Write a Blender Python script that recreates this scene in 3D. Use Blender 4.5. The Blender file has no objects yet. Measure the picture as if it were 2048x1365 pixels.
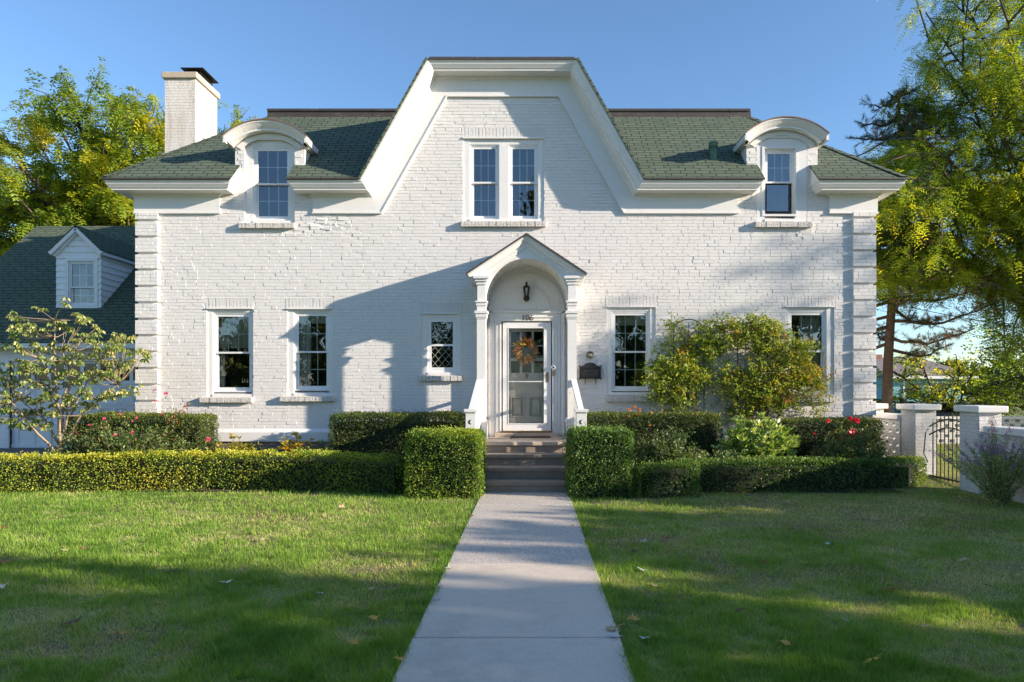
import bpy, math, random
import numpy as np
from mathutils import Vector, Matrix
from mathutils.geometry import tessellate_polygon

rnd = random.Random(7)
R = np.random.default_rng(11)
sc = bpy.context.scene
COL = sc.collection

# ------------------------------------------------------------------ camera
CAMH = 1.755
F = 1365.0
cd = bpy.data.cameras.new("camera")
cam = bpy.data.objects.new("camera", cd)
COL.objects.link(cam)
cam.location = (0, -14, CAMH)
cam.rotation_euler = (math.radians(90), 0, 0)
cd.sensor_width = 36; cd.lens = 24
cd.shift_x = -39 / 2048; cd.shift_y = 95.5 / 2048
cd.clip_end = 2000; cd.clip_start = 0.05
sc.camera = cam

# ------------------------------------------------------------------ light
SUN = Vector((3.6, -1.0, 1.05)).normalized()
ELEV = math.asin(SUN.z)
w = bpy.data.worlds.new("World"); sc.world = w; w.use_nodes = True
nt = w.node_tree; nt.nodes.clear()
sky = nt.nodes.new('ShaderNodeTexSky'); sky.sky_type = 'NISHITA'
sky.sun_disc = False; sky.sun_elevation = ELEV
sky.sun_rotation = math.atan2(SUN.x, SUN.y)
sky.air_density = 1.0; sky.dust_density = 0.3; sky.ozone_density = 4.0
bg = nt.nodes.new('ShaderNodeBackground'); bg.inputs[1].default_value = 0.122
wo = nt.nodes.new('ShaderNodeOutputWorld')
nt.links.new(sky.outputs[0], bg.inputs[0]); nt.links.new(bg.outputs[0], wo.inputs[0])
sd = bpy.data.lights.new("sun", 'SUN'); sd.energy = 5.0; sd.angle = math.radians(0.53)
sd.color = (1.0, 0.86, 0.70)
so = bpy.data.objects.new("sun", sd); COL.objects.link(so)
so.rotation_euler = SUN.to_track_quat('Z', 'Y').to_euler(); so.location = (20, -20, 20)
sc.view_settings.view_transform = 'Standard'; sc.view_settings.look = 'None'
sc.view_settings.exposure = 1.12; sc.view_settings.gamma = 1
sc.cycles.max_bounces = 6; sc.cycles.transparent_max_bounces = 8
sc.cycles.sample_clamp_indirect = 4
sc.cycles.use_denoising = True

# ------------------------------------------------------------------ pixel helpers (measurements of the photograph -> metres)
def PX(px, D=14.0): return (px - 1063) * D / F
def PZ(py, D=14.0): return CAMH + (778 - py) * D / F
def gnd(px, py, z=0.0):
    D = (CAMH - z) * F / (py - 778)
    return Vector((PX(px, D), D - 14, z))

# ------------------------------------------------------------------ node helpers
class N:
    def __init__(s, name):
        s.m = bpy.data.materials.new(name); s.m.use_nodes = True
        s.t = s.m.node_tree; s.t.nodes.clear()
        s.out = s.t.nodes.new('ShaderNodeOutputMaterial')
    def n(s, typ, **kw):
        x = s.t.nodes.new(typ)
        for k, v in kw.items():
            if k.startswith('_'): setattr(x, k[1:], v)
        return x
    def l(s, a, b): s.t.links.new(a, b)
    def setin(s, node, key, v):
        if isinstance(v, bpy.types.NodeSocket): s.l(v, node.inputs[key])
        else: node.inputs[key].default_value = v
    def math(s, op, a, b=0.0, c=None):
        x = s.t.nodes.new('ShaderNodeMath'); x.operation = op
        s.setin(x, 0, a); s.setin(x, 1, b)
        if c is not None: s.setin(x, 2, c)
        return x.outputs[0]
    def vec(s, op, a, b=None):
        x = s.t.nodes.new('ShaderNodeVectorMath'); x.operation = op
        s.setin(x, 0, a)
        if b is not None: s.setin(x, 1, b)
        return x.outputs[1] if op in ('DOT_PRODUCT', 'LENGTH') else x.outputs[0]
    def noise(s, vec, scale, detail=3, rough=.55):
        x = s.t.nodes.new('ShaderNodeTexNoise')
        if vec is not None: s.l(vec, x.inputs['Vector'])
        x.inputs['Scale'].default_value = scale; x.inputs['Detail'].default_value = detail
        x.inputs['Roughness'].default_value = rough
        return x.outputs[0]
    def mix(s, f, a, b, blend='MIX'):
        x = s.t.nodes.new('ShaderNodeMix'); x.data_type = 'RGBA'; x.blend_type = blend
        s.setin(x, 0, f)
        for k, v in ((6, a), (7, b)):
            if isinstance(v, bpy.types.NodeSocket): s.l(v, x.inputs[k])
            else: x.inputs[k].default_value = tuple(v) + (1,) if len(v) == 3 else v
        return x.outputs[2]
    def ramp(s, f, stops):
        x = s.t.nodes.new('ShaderNodeValToRGB'); s.l(f, x.inputs[0])
        e = x.color_ramp.elements
        while len(e) > 1: e.remove(e[-1])
        e[0].position = stops[0][0]; e[0].color = tuple(stops[0][1]) + (1,)
        for p, c in stops[1:]:
            q = e.new(p); q.color = tuple(c) + (1,)
        return x.outputs[0]
    def bump(s, h, dist, strength=1.0, normal=None):
        x = s.t.nodes.new('ShaderNodeBump'); x.inputs['Strength'].default_value = strength
        x.inputs['Distance'].default_value = dist; s.l(h, x.inputs['Height'])
        if normal is not None: s.l(normal, x.inputs['Normal'])
        return x.outputs[0]
    def pos(s): return s.t.nodes.new('ShaderNodeNewGeometry').outputs['Position']
    def uv(s, vs=1.0, sw=False):
        """u along the level line of the surface, v up it"""
        g = s.t.nodes.new('ShaderNodeNewGeometry')
        tn = s.vec('NORMALIZE', s.vec('CROSS_PRODUCT', g.outputs['True Normal'], (0, 0, 1)))
        bt = s.vec('CROSS_PRODUCT', g.outputs['True Normal'], tn)
        u = s.vec('DOT_PRODUCT', g.outputs['Position'], tn)
        v = s.vec('DOT_PRODUCT', g.outputs['Position'], bt)
        v = s.math('ABSOLUTE', v)
        c = s.t.nodes.new('ShaderNodeCombineXYZ')
        s.l(v if sw else u, c.inputs[0]); s.l(u if sw else v, c.inputs[1])
        return c.outputs[0]
    def pr(s, color, rough=.6, normal=None, metal=0, spec=.5):
        p = s.t.nodes.new('ShaderNodeBsdfPrincipled')
        if isinstance(color, bpy.types.NodeSocket): s.l(color, p.inputs['Base Color'])
        else: p.inputs['Base Color'].default_value = tuple(color) + (1,)
        s.setin(p, 'Roughness', rough); p.inputs['Metallic'].default_value = metal
        p.inputs['Specular IOR Level'].default_value = spec
        if normal is not None: s.l(normal, p.inputs['Normal'])
        return p.outputs[0]
    def done(s, sh): s.l(sh, s.out.inputs[0]); return s.m

def brick_mat(name, base, row=.0677, bw=.215, sw=False, stain=0.0, mort=.004, joint=.86, rough_amt=1.0):
    q = N(name)
    uv = q.uv(sw=sw)
    nn = q.t.nodes.new('ShaderNodeTexNoise'); q.l(uv, nn.inputs['Vector']); nn.inputs['Scale'].default_value = 6
    off = q.vec('MULTIPLY', q.vec('SUBTRACT', nn.outputs[1], (.5, .5, .5)), (.014, .012, 0))
    uv2 = q.vec('ADD', uv, off)
    b = q.t.nodes.new('ShaderNodeTexBrick'); q.l(uv2, b.inputs['Vector'])
    b.inputs['Scale'].default_value = 1; b.inputs['Mortar Size'].default_value = mort
    b.inputs['Brick Width'].default_value = bw; b.inputs['Row Height'].default_value = row
    b.inputs['Mortar Smooth'].default_value = .35; b.inputs['Bias'].default_value = 0
    b.inputs['Color1'].default_value = (1, 1, 1, 1); b.inputs['Color2'].default_value = (.55, .55, .55, 1)
    b.inputs['Mortar'].default_value = (.6, .6, .6, 1)
    fac = b.outputs['Fac']
    n1 = q.noise(uv, 2.2, 4); n2 = q.noise(uv, 34, 4, .7); n3 = q.noise(uv, 90, 2, .7)
    base2 = tuple(c * .9 for c in base)
    c = q.mix(n1, base, base2)
    c = q.mix(q.math('MULTIPLY', fac, .55), c, tuple(x * joint for x in base))
    # chipped paint, showing the old brick in tiny spots
    chip = q.math('GREATER_THAN', q.math('ADD', q.noise(uv, 26, 3, .8), q.math('MULTIPLY', n1, .22)), .86)
    c = q.mix(q.math('MULTIPLY', chip, .55), c, (.36, .33, .30))
    if stain:
        st = q.noise(q.vec('MULTIPLY', uv, (7, 1.2, 1)), 1, 4, .7)
        st = q.math('MULTIPLY', q.math('MAXIMUM', q.math('SUBTRACT', st, .46), 0), stain * 4)
        c = q.mix(q.math('MINIMUM', st, .75), c, (.50, .38, .27))
    n4 = q.noise(uv, 3.1, 4, .75)
    h = q.math('SUBTRACT', q.math('MULTIPLY', b.outputs['Color'], .75), q.math('MULTIPLY', q.math('MULTIPLY', fac, q.math('ADD', .15, n4)), 1.0))
    h = q.math('ADD', h, q.math('MULTIPLY', q.math('MAXIMUM', q.math('SUBTRACT', q.noise(uv, 13, 5, .75), .52), 0), 2.6 * rough_amt))
    h = q.math('ADD', h, q.math('MULTIPLY', n2, .75 * rough_amt)); h = q.math('ADD', h, q.math('MULTIPLY', n3, .25 * rough_amt))
    return q.done(q.pr(c, .75, q.bump(h, .013), spec=.25))

def plain(name, col, rough=.6, amt=.08, scale=6, bump=0.0, metal=0, spec=.5, dirt=None):
    q = N(name); p = q.pos()
    n1 = q.noise(p, scale, 5, .65)
    c = q.mix(n1, tuple(x * (1 + amt) for x in col), tuple(x * (1 - amt * 1.6) for x in col))
    if dirt:
        s = q.noise(q.vec('MULTIPLY', p, (3, 3, 9)), 2.2, 6, .75)
        s = q.math('MINIMUM', q.math('MAXIMUM', q.math('MULTIPLY', q.math('SUBTRACT', s, .57), 4), 0), .7)
        c = q.mix(s, c, dirt)
    nrm = q.bump(q.noise(p, scale * 14, 3, .6), bump) if bump else None
    return q.done(q.pr(c, rough, nrm, metal, spec))

def leaf_mat(name, stops, trans=.35, rough=.45, tcol=1.5, spec=.35, k=1.35):
    q = N(name)
    stops = [(p, tuple(min(.85, v * k) for v in c)) for p, c in stops]
    a = q.t.nodes.new('ShaderNodeAttribute'); a.attribute_name = 'tint'
    c = q.ramp(a.outputs['Fac'], stops)
    pr = q.pr(c, rough, spec=spec)
    tr = q.t.nodes.new('ShaderNodeBsdfTranslucent')
    tc = q.mix(1.0, c, (tcol * 1.15, tcol, tcol * .45), 'MULTIPLY')
    q.l(tc, tr.inputs[0])
    mx = q.t.nodes.new('ShaderNodeMixShader'); mx.inputs[0].default_value = trans
    q.l(pr, mx.inputs[1]); q.l(tr.outputs[0], mx.inputs[2])
    return q.done(mx.outputs[0])

M = {}
WHITE = (.74, .72, .70)
M['brick'] = brick_mat('painted_brick', WHITE)
M['lintel'] = brick_mat('lintel_brick', WHITE, row=.3, bw=3, joint=.97, rough_amt=.6)
M['soldier'] = brick_mat('painted_brick_on_end', (.73, .71, .69), row=.0677, bw=.5, sw=True, joint=.72, mort=.005, rough_amt=.7)
M['sillbrick'] = brick_mat('painted_sill_brick', (.66, .635, .60), row=.072, bw=.6, sw=True, joint=.7, mort=.006, stain=.25)
M['chimney'] = brick_mat('chimney_brick', (.78, .75, .70), stain=.55, joint=.8)
M['rear_brick'] = brick_mat('wall_brick', (.72, .71, .70), joint=.78, stain=.35)
def paint_brick(name, base):
    q = N(name); p = q.pos()
    n1 = q.noise(p, 1.6, 5, .7); n2 = q.noise(p, 45, 4, .75); n3 = q.noise(q.vec('MULTIPLY', p, (2.2, 2.2, .55)), 1.7, 5, .7)
    c = q.mix(n1, tuple(x * 1.03 for x in base), tuple(x * .93 for x in base))
    c = q.mix(q.math('MULTIPLY', q.math('MAXIMUM', q.math('SUBTRACT', n3, .55), 0), 1.6), c, (.62, .575, .52))
    chip = q.math('GREATER_THAN', q.math('ADD', q.noise(p, 30, 3, .8), q.math('MULTIPLY', n1, .25)), .885)
    c = q.mix(q.math('MULTIPLY', chip, .6), c, (.33, .28, .25))
    return q.done(q.pr(c, .7, q.bump(n2, .004), spec=.25))
M['paint'] = paint_brick('painted_wall_brick', WHITE)
M['trim'] = plain('white_trim', (.76, .75, .73), .42, .04, 3, .0006, dirt=(.52, .45, .37))
M['trim_clean'] = plain('white_window_trim', (.78, .78, .78), .35, .015, 3)
M['trim_grey'] = plain('pale_grey_door_paint', (.56, .52, .46), .4, .03, 3)
M['siding'] = plain('white_siding', (.84, .85, .86), .5, .04, 5, .001, dirt=(.40, .38, .36))
M['stone_cap'] = plain('limestone_cap', (.52, .43, .33), .85, .12, 9, .004)
M['step'] = plain('bluestone_steps', (.30, .24, .19), .8, .28, 5, .004)
M['step_top'] = plain('bluestone_treads', (.56, .45, .34), .8, .22, 4, .003)
M['found'] = plain('foundation_stone', (.30, .25, .21), .9, .35, 6, .02)
M['iron'] = plain('black_iron', (.018, .017, .016), .45, .3, 20)
M['iron_old'] = plain('weathered_iron', (.055, .05, .032), .6, .5, 14, .001, dirt=(.18, .08, .04))
M['brass'] = plain('old_brass', (.32, .20, .09), .35, .25, 20, metal=.8)
M['bronze'] = plain('dark_bronze', (.045, .028, .018), .4, .3, 20, metal=.4)
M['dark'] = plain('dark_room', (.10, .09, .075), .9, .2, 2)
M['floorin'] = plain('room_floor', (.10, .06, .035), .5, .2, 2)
M['copper'] = plain('weathered_copper', (.075, .058, .05), .5, .35, 2.5, .001, dirt=(.22, .24, .22))
M['edge'] = plain('drip_edge', (.06, .05, .045), .6, .2, 5)
M['rust_edge'] = plain('rusty_hood_sheet', (.24, .14, .09), .55, .4, 6, dirt=(.10, .06, .05))
M['gold'] = plain('numeral_gold', (.75, .66, .48), .4, .05, 5)
M['numeral'] = plain('numeral_bronze', (.10, .075, .045), .4, .1, 5)
M['mat'] = plain('coir_mat', (.10, .06, .045), .95, .3, 60, .004)
M['vent'] = plain('green_vent', (.12, .20, .13), .7, .35, 12, .002, dirt=(.35, .36, .32))
M['curtain'] = plain('cream_curtain', (.62, .60, .52), .9, .05, 4)
M['shade'] = plain('roller_shade', (.50, .47, .33), .9, .05, 4)
M['lead'] = plain('lead_came', (.55, .55, .53), .4, .1, 20)

def stone_rough():
    q = N('exposed_aggregate'); p = q.pos()
    v = q.t.nodes.new('ShaderNodeTexVoronoi'); q.l(p, v.inputs['Vector']); v.inputs['Scale'].default_value = 75
    c = q.mix(q.vec('DOT_PRODUCT', v.outputs['Color'], (.5, .4, .1)), (.26, .22, .19), (.88, .80, .70))
    c = q.mix(q.math('MULTIPLY', q.noise(p, 1.6, 4), .4), c, (.30, .25, .2))
    h = q.math('SUBTRACT', 1, v.outputs['Distance'])
    return q.done(q.pr(c, .85, q.bump(h, .004)))
M['aggregate'] = stone_rough()
def conc():
    q = N('brushed_concrete'); p = q.pos()
    n1 = q.noise(p, 1.3, 6, .6); n2 = q.noise(p, 160, 2, .8); n4 = q.noise(p, 22, 4, .7)
    c = q.mix(n1, (.80, .68, .55), (.62, .52, .41))
    c = q.mix(q.math('MULTIPLY', q.math('GREATER_THAN', n2, .60), .55), c, (.20, .185, .175))
    c = q.mix(q.math('MULTIPLY', n4, .3), c, (.30, .27, .24))
    n5 = q.noise(p, .55, 5, .75); c = q.mix(q.math('MINIMUM', q.math('MULTIPLY', q.math('MAXIMUM', q.math('SUBTRACT', n5, .50), 0), 3), .5), c, (.34, .29, .23))
    h = q.math('ADD', q.math('MULTIPLY', n2, .5), n4)
    return q.done(q.pr(c, .85, q.bump(h, .0025)))
M['concrete'] = conc()
M['asphalt'] = plain('driveway_asphalt', (.17, .14, .12), .9, .25, 8, .004)

def shingle(name, c1, c2, c3, exp=.125, wd=.30):
    q = N(name)
    uv = q.uv()
    nn = q.t.nodes.new('ShaderNodeTexNoise'); q.l(uv, nn.inputs['Vector']); nn.inputs['Scale'].default_value = 2.5
    uv2 = q.vec('ADD', uv, q.vec('MULTIPLY', q.vec('SUBTRACT', nn.outputs[1], (.5, .5, .5)), (.06, .03, 0)))
    def bk(wd_, sh):
        b = q.t.nodes.new('ShaderNodeTexBrick'); q.l(q.vec('ADD', uv2, (sh, 0, 0)), b.inputs['Vector'])
        b.inputs['Scale'].default_value = 1; b.inputs['Mortar Size'].default_value = .010
        b.inputs['Brick Width'].default_value = wd_; b.inputs['Row Height'].default_value = exp
        b.inputs['Mortar Smooth'].default_value = .1; b.offset = .37; b.offset_frequency = 2
        b.inputs['Color1'].default_value = (0, 0, 0, 1); b.inputs['Color2'].default_value = (1, 1, 1, 1)
        b.inputs['Mortar'].default_value = (0, 0, 0, 1)
        return b
    b = bk(wd, 0)
    c = q.mix(b.outputs['Color'], c1, c2)
    c = q.mix(q.noise(uv, 2.0, 5, .65), c, c3)
    c = q.mix(q.math('MULTIPLY', q.noise(uv, 140, 2, .8), .3), c, tuple(x * 1.9 for x in c2))
    c = q.mix(b.outputs['Fac'], c, tuple(x * .30 for x in c1))
    # saw-tooth height: each course is thickest at its lower edge
    sx = q.t.nodes.new('ShaderNodeSeparateXYZ'); q.l(uv2, sx.inputs[0])
    fr = q.math('FRACT', q.math('DIVIDE', sx.outputs[1], exp))
    h = q.math('SUBTRACT', q.math('SUBTRACT', 1, fr), q.math('MULTIPLY', b.outputs['Fac'], .8))
    h = q.math('ADD', h, q.math('MULTIPLY', b.outputs['Color'], .35))
    return q.done(q.pr(c, .9, q.bump(h, .008), spec=.2))
M['shingle'] = shingle('green_shingles', (.052, .078, .050), (.108, .142, .098), (.088, .104, .086))
M['shingle_garage'] = shingle('garage_shingles', (.066, .092, .056), (.105, .135, .088), (.082, .102, .074), .13, .3)

def glass(nm='window_glass', k=1.5, k0=.125):
    q = N(nm); p = q.pos()
    fr = q.t.nodes.new('ShaderNodeFresnel'); fr.inputs['IOR'].default_value = 1.52
    fac = q.math('MINIMUM', q.math('ADD', q.math('MULTIPLY', fr.outputs[0], k), k0), 1)
    gl = q.t.nodes.new('ShaderNodeBsdfGlossy'); gl.inputs['Roughness'].default_value = 0.0
    gl.inputs['Color'].default_value = (.95, .97, 1, 1)
    q.l(q.bump(q.noise(p, 2.2, 2), .004), gl.inputs['Normal'])
    tr = q.t.nodes.new('ShaderNodeBsdfTransparent'); tr.inputs[0].default_value = (.90, .93, .92, 1)
    mx = q.t.nodes.new('ShaderNodeMixShader'); q.l(fac, mx.inputs[0]); q.l(tr.outputs[0], mx.inputs[1]); q.l(gl.outputs[0], mx.inputs[2])
    return q.done(mx.outputs[0])
M['glass'] = glass()
M['storm_glass'] = glass('storm_glass', .7, 0.0)

def ground_mat():
    q = N('turf_soil'); p = q.pos()
    n1 = q.noise(p, .7, 5, .6); n2 = q.noise(p, 11, 5, .75)
    c = q.mix(n2, (.13, .16, .05), (.27, .31, .09))
    c = q.mix(q.ramp(n1, [(.45, (0, 0, 0)), (.62, (1, 1, 1))]), c, (.17, .14, .075))
    return q.done(q.pr(c, .95, q.bump(n2, .02), spec=.1))
M['turf'] = ground_mat()
M['mulch'] = plain('bark_mulch', (.075, .045, .03), .95, .6, 40, .02)
M['bark'] = plain('grey_bark', (.12, .09, .065), .9, .4, 12, .01)
M['bark_pine'] = plain('pine_bark', (.17, .11, .08), .9, .5, 10, .02)
M['bark_tan'] = plain('tan_bark', (.36, .27, .18), .8, .25, 25, .003)
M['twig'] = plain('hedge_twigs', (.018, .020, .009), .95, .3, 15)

G = lambda *a: a
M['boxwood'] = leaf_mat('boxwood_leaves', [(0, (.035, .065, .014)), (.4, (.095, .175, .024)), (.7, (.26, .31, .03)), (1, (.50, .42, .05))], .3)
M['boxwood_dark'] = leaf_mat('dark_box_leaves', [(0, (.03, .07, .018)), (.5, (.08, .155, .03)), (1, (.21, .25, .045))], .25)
M['yew'] = leaf_mat('yew_leaves', [(0, (.022, .042, .012)), (.55, (.06, .095, .02)), (1, (.26, .24, .03))], .22)
M['locust'] = leaf_mat('locust_leaves', [(0, (.06, .12, .016)), (.45, (.17, .25, .025)), (.75, (.44, .42, .025)), (1, (.66, .42, .02))], .6, tcol=1.6, k=1.15)
M['locust_sun'] = leaf_mat('sunny_locust_leaves', [(0, (.09, .17, .02)), (.4, (.25, .34, .03)), (.7, (.52, .50, .03)), (1, (.70, .50, .025))], .45, k=.95)  # lighter copy of the locust leaves, sunlight put into the colour
M['pine'] = leaf_mat('pine_needles', [(0, (.022, .05, .032)), (.5, (.07, .12, .07)), (.62, (.17, .12, .055)), (1, (.40, .21, .11))], .15)
M['dogwood'] = leaf_mat('dogwood_leaves', [(0, (.05, .09, .022)), (.5, (.14, .20, .05)), (.8, (.36, .36, .14)), (1, (.60, .52, .26))], .3)
M['rose'] = leaf_mat('rose_leaves', [(0, (.032, .062, .026)), (.55, (.09, .145, .045)), (.8, (.22, .20, .05)), (1, (.30, .075, .035))], .25)
M['climber'] = leaf_mat('climber_leaves', [(0, (.06, .12, .02)), (.45, (.20, .30, .04)), (.8, (.42, .42, .05)), (1, (.36, .12, .05))], .42, k=1.1)
M['rhodo'] = leaf_mat('rhododendron_leaves', [(0, (.05, .11, .025)), (.5, (.18, .28, .07)), (1, (.42, .48, .16))], .25, .28, spec=.6)
M['azalea'] = leaf_mat('azalea_leaves', [(0, (.05, .09, .015)), (.5, (.20, .20, .02)), (1, (.55, .33, .03))], .3)
M['sage'] = leaf_mat('sage_leaves', [(0, (.09, .14, .05)), (.6, (.22, .29, .12)), (1, (.38, .36, .12))], .3)
M['sageflower'] = leaf_mat('sage_flowers', [(0, (.12, .05, .14)), (1, (.30, .17, .34))], .2)
M['petal_red'] = leaf_mat('red_petals', [(0, (.55, .01, .05)), (1, (.85, .04, .10))], .25, tcol=1)
M['petal_pink'] = leaf_mat('pink_petals', [(0, (.60, .03, .14)), (1, (.85, .16, .28))], .25, tcol=1)
M['petal_orange'] = leaf_mat('orange_hips', [(0, (.55, .09, .02)), (1, (.85, .30, .05))], .2, tcol=1)
M['wreath'] = leaf_mat('wreath_sprigs', [(0, (.09, .10, .03)), (.35, (.42, .10, .02)), (.7, (.80, .28, .03)), (1, (.85, .50, .08))], .2, tcol=1)
M['grass'] = leaf_mat('grass_blades', [(0, (.08, .17, .02)), (.45, (.215, .36, .05)), (.68, (.40, .41, .14)), (1, (.60, .49, .34))], .3, .6, 1.3, spec=.2, k=1.15)
M['shadetree'] = leaf_mat('maple_leaves', [(0, (.03, .06, .012)), (.6, (.09, .13, .02)), (1, (.35, .22, .02))], .3)

# ------------------------------------------------------------------ mesh helpers
class MB:
    def __init__(s): s.v = []; s.f = []
    def add(s, vs, fs):
        o = len(s.v); s.v += [tuple(v) for v in vs]; s.f += [tuple(i + o for i in f) for f in fs]; return s
    def box(s, x0, x1, y0, y1, z0, z1):
        return s.add([(x0, y0, z0), (x1, y0, z0), (x1, y1, z0), (x0, y1, z0), (x0, y0, z1), (x1, y0, z1), (x1, y1, z1), (x0, y1, z1)],
                     [(0, 3, 2, 1), (4, 5, 6, 7), (0, 1, 5, 4), (1, 2, 6, 5), (2, 3, 7, 6), (3, 0, 4, 7)])
    def bar(s, a, b, wx, wz, up=(0, 0, 1)):
        a = Vector(a); b = Vector(b); t = (b - a).normalized(); u = Vector(up)
        sd_ = t.cross(u).normalized() * wx / 2; uu = sd_.cross(t).normalized() * wz / 2
        vs = [p + i * sd_ + j * uu for p in (a, b) for i, j in ((-1, -1), (1, -1), (1, 1), (-1, 1))]
        return s.add(vs, [(0, 1, 2, 3), (7, 6, 5, 4), (0, 4, 5, 1), (1, 5, 6, 2), (2, 6, 7, 3), (3, 7, 4, 0)])
    def tube(s, pts, rad, seg=6):
        pts = [Vector(p) for p in pts]; n = len(pts); o = len(s.v)
        if not isinstance(rad, (list, tuple)): rad = [rad] * n
        for i, p in enumerate(pts):
            t = (pts[min(i + 1, n - 1)] - pts[max(i - 1, 0)]).normalized()
            a = t.cross(Vector((0, 0, 1)) if abs(t.z) < .9 else Vector((1, 0, 0))).normalized(); b = t.cross(a)
            for k in range(seg):
                an = 2 * math.pi * k / seg
                s.v.append(tuple(p + (a * math.cos(an) + b * math.sin(an)) * rad[i]))
        for i in range(n - 1):
            for k in range(seg):
                k2 = (k + 1) % seg
                s.f.append((o + i * seg + k, o + i * seg + k2, o + (i + 1) * seg + k2, o + (i + 1) * seg + k))
        s.f.append(tuple(o + k for k in range(seg))[::-1]); s.f.append(tuple(o + (n - 1) * seg + k for k in range(seg)))
        return s
    def lathe(s, c, prof, seg=16, axis='z'):
        """prof: (radius, height)"""
        o = len(s.v); c = Vector(c)
        for r, h in prof:
            for k in range(seg):
                a = 2 * math.pi * k / seg
                if axis == 'z': d = Vector((r * math.cos(a), r * math.sin(a), h))
                else: d = Vector((r * math.cos(a), h, r * math.sin(a)))
                s.v.append(tuple(c + d))
        for i in range(len(prof) - 1):
            for k in range(seg):
                k2 = (k + 1) % seg
                s.f.append((o + i * seg + k, o + i * seg + k2, o + (i + 1) * seg + k2, o + (i + 1) * seg + k))
        s.f.append(tuple(o + k for k in range(seg))[::-1]); s.f.append(tuple(o + (len(prof) - 1) * seg + k for k in range(seg)))
        return s
    def poly_y(s, outer, holes, y0, y1, caps=(True, True)):
        """polygon in (x,z) with holes, extruded from y0 (front) to y1"""
        loops = [outer] + list(holes)
        tri = tessellate_polygon([[Vector((p[0], p[1], 0)) for p in L] for L in loops])
        flat = [p for L in loops for p in L]; n = len(flat); o = len(s.v)
        for p in flat: s.v.append((p[0], y0, p[1]))
        for p in flat: s.v.append((p[0], y1, p[1]))
        for t in tri:
            a, b, c = [flat[i] for i in t]
            cr = (b[0] - a[0]) * (c[1] - a[1]) - (b[1] - a[1]) * (c[0] - a[0])
            t = t if cr > 0 else t[::-1]
            if caps[0]: s.f.append(tuple(o + i for i in t))
            if caps[1]: s.f.append(tuple(o + n + i for i in t[::-1]))
        st = 0
        for L in loops:
            for i in range(len(L)):
                a = st + i; b = st + (i + 1) % len(L)
                s.f.append((o + a, o + n + a, o + n + b, o + b))
            st += len(L)
        return s
    def poly_z(s, outer, zf, th):
        """polygon in (x,y) lifted by zf(x,y), thickness th downwards"""
        tri = tessellate_polygon([[Vector((p[0], p[1], 0)) for p in outer]])
        n = len(outer); o = len(s.v)
        for p in outer: s.v.append((p[0], p[1], zf(*p)))
        for p in outer: s.v.append((p[0], p[1], zf(*p) - th))
        for t in tri:
            a, b, c = [outer[i] for i in t]
            cr = (b[0] - a[0]) * (c[1] - a[1]) - (b[1] - a[1]) * (c[0] - a[0])
            t = t if cr > 0 else t[::-1]
            s.f.append(tuple(o + i for i in t)); s.f.append(tuple(o + n + i for i in t[::-1]))
        for i in range(n):
            j = (i + 1) % n
            s.f.append((o + i, o + n + i, o + n + j, o + j))
        return s
    def sweep(s, path, prof):
        """mitred sweep. prof: (inward/down, back)"""
        P = [Vector(p) for p in path]; segs = []
        for i in range(len(P) - 1):
            t = (P[i + 1] - P[i]).normalized()
            if abs(t.y) > .5: n = Vector((0, 0, -1)); bk = Vector((-t.y, t.x, 0))
            elif True: n = Vector((t.z, 0, -t.x)); bk = Vector((0, 1, 0))
            segs.append((P[i], t, n, bk))
        o = len(s.v); m = len(prof)
        for i in range(len(P)):
            sg = segs[max(i - 1, 0)]
            pn = segs[0][1] if i == 0 else (segs[-1][1] if i == len(P) - 1 else (segs[i - 1][1] + segs[i][1]).normalized())
            for a, b in prof:
                q = sg[0] + sg[2] * a + sg[3] * b
                k = (P[i] - q).dot(pn) / sg[1].dot(pn)
                s.v.append(tuple(q + sg[1] * k))
        for i in range(len(P) - 1):
            for j in range(m - 1):
                s.f.append((o + i * m + j, o + (i + 1) * m + j, o + (i + 1) * m + j + 1, o + i * m + j + 1))
        return s
    def obj(s, name, mat, parent=None, smooth=False, bevel=0.0):
        me = bpy.data.meshes.new(name); me.from_pydata(s.v, [], s.f); me.materials.append(mat)
        me.validate(); me.update()
        if smooth: me.polygons.foreach_set('use_smooth', [True] * len(me.polygons))
        ob = bpy.data.objects.new(name, me); COL.objects.link(ob)
        if parent is not None:
            ob.parent = parent
            ob.matrix_parent_inverse = world_of(parent).inverted()
        if bevel:
            b = ob.modifiers.new('bevel', 'BEVEL'); b.width = bevel; b.segments = 2; b.limit_method = 'ANGLE'
        return ob

def world_of(o):
    m = Matrix.LocRotScale(o.location, o.rotation_euler, o.scale)
    if o.parent: m = world_of(o.parent) @ o.matrix_parent_inverse @ m
    return m

def np_mesh(name, V, Fa, mat, tint=None, parent=None, normals=None):
    V = np.asarray(V, dtype=np.float32).reshape(-1, 3); Fa = np.asarray(Fa, dtype=np.int32)
    nf, k = Fa.shape
    me = bpy.data.meshes.new(name); me.vertices.add(len(V)); me.vertices.foreach_set('co', V.ravel())
    me.loops.add(nf * k); me.loops.foreach_set('vertex_index', Fa.ravel())
    me.polygons.add(nf); me.polygons.foreach_set('loop_start', np.arange(0, nf * k, k, dtype=np.int32))
    try: me.polygons.foreach_set('loop_total', np.full(nf, k, dtype=np.int32))
    except Exception: pass
    if tint is not None:
        at = me.attributes.new('tint', 'FLOAT', 'FACE'); at.data.foreach_set('value', np.clip(tint, 0, 1).astype(np.float32))
    me.materials.append(mat); me.update(calc_edges=True)
    ob = bpy.data.objects.new(name, me); COL.objects.link(ob)
    if parent is not None:
        ob.parent = parent; ob.matrix_parent_inverse = world_of(parent).inverted()
    return ob

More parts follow.
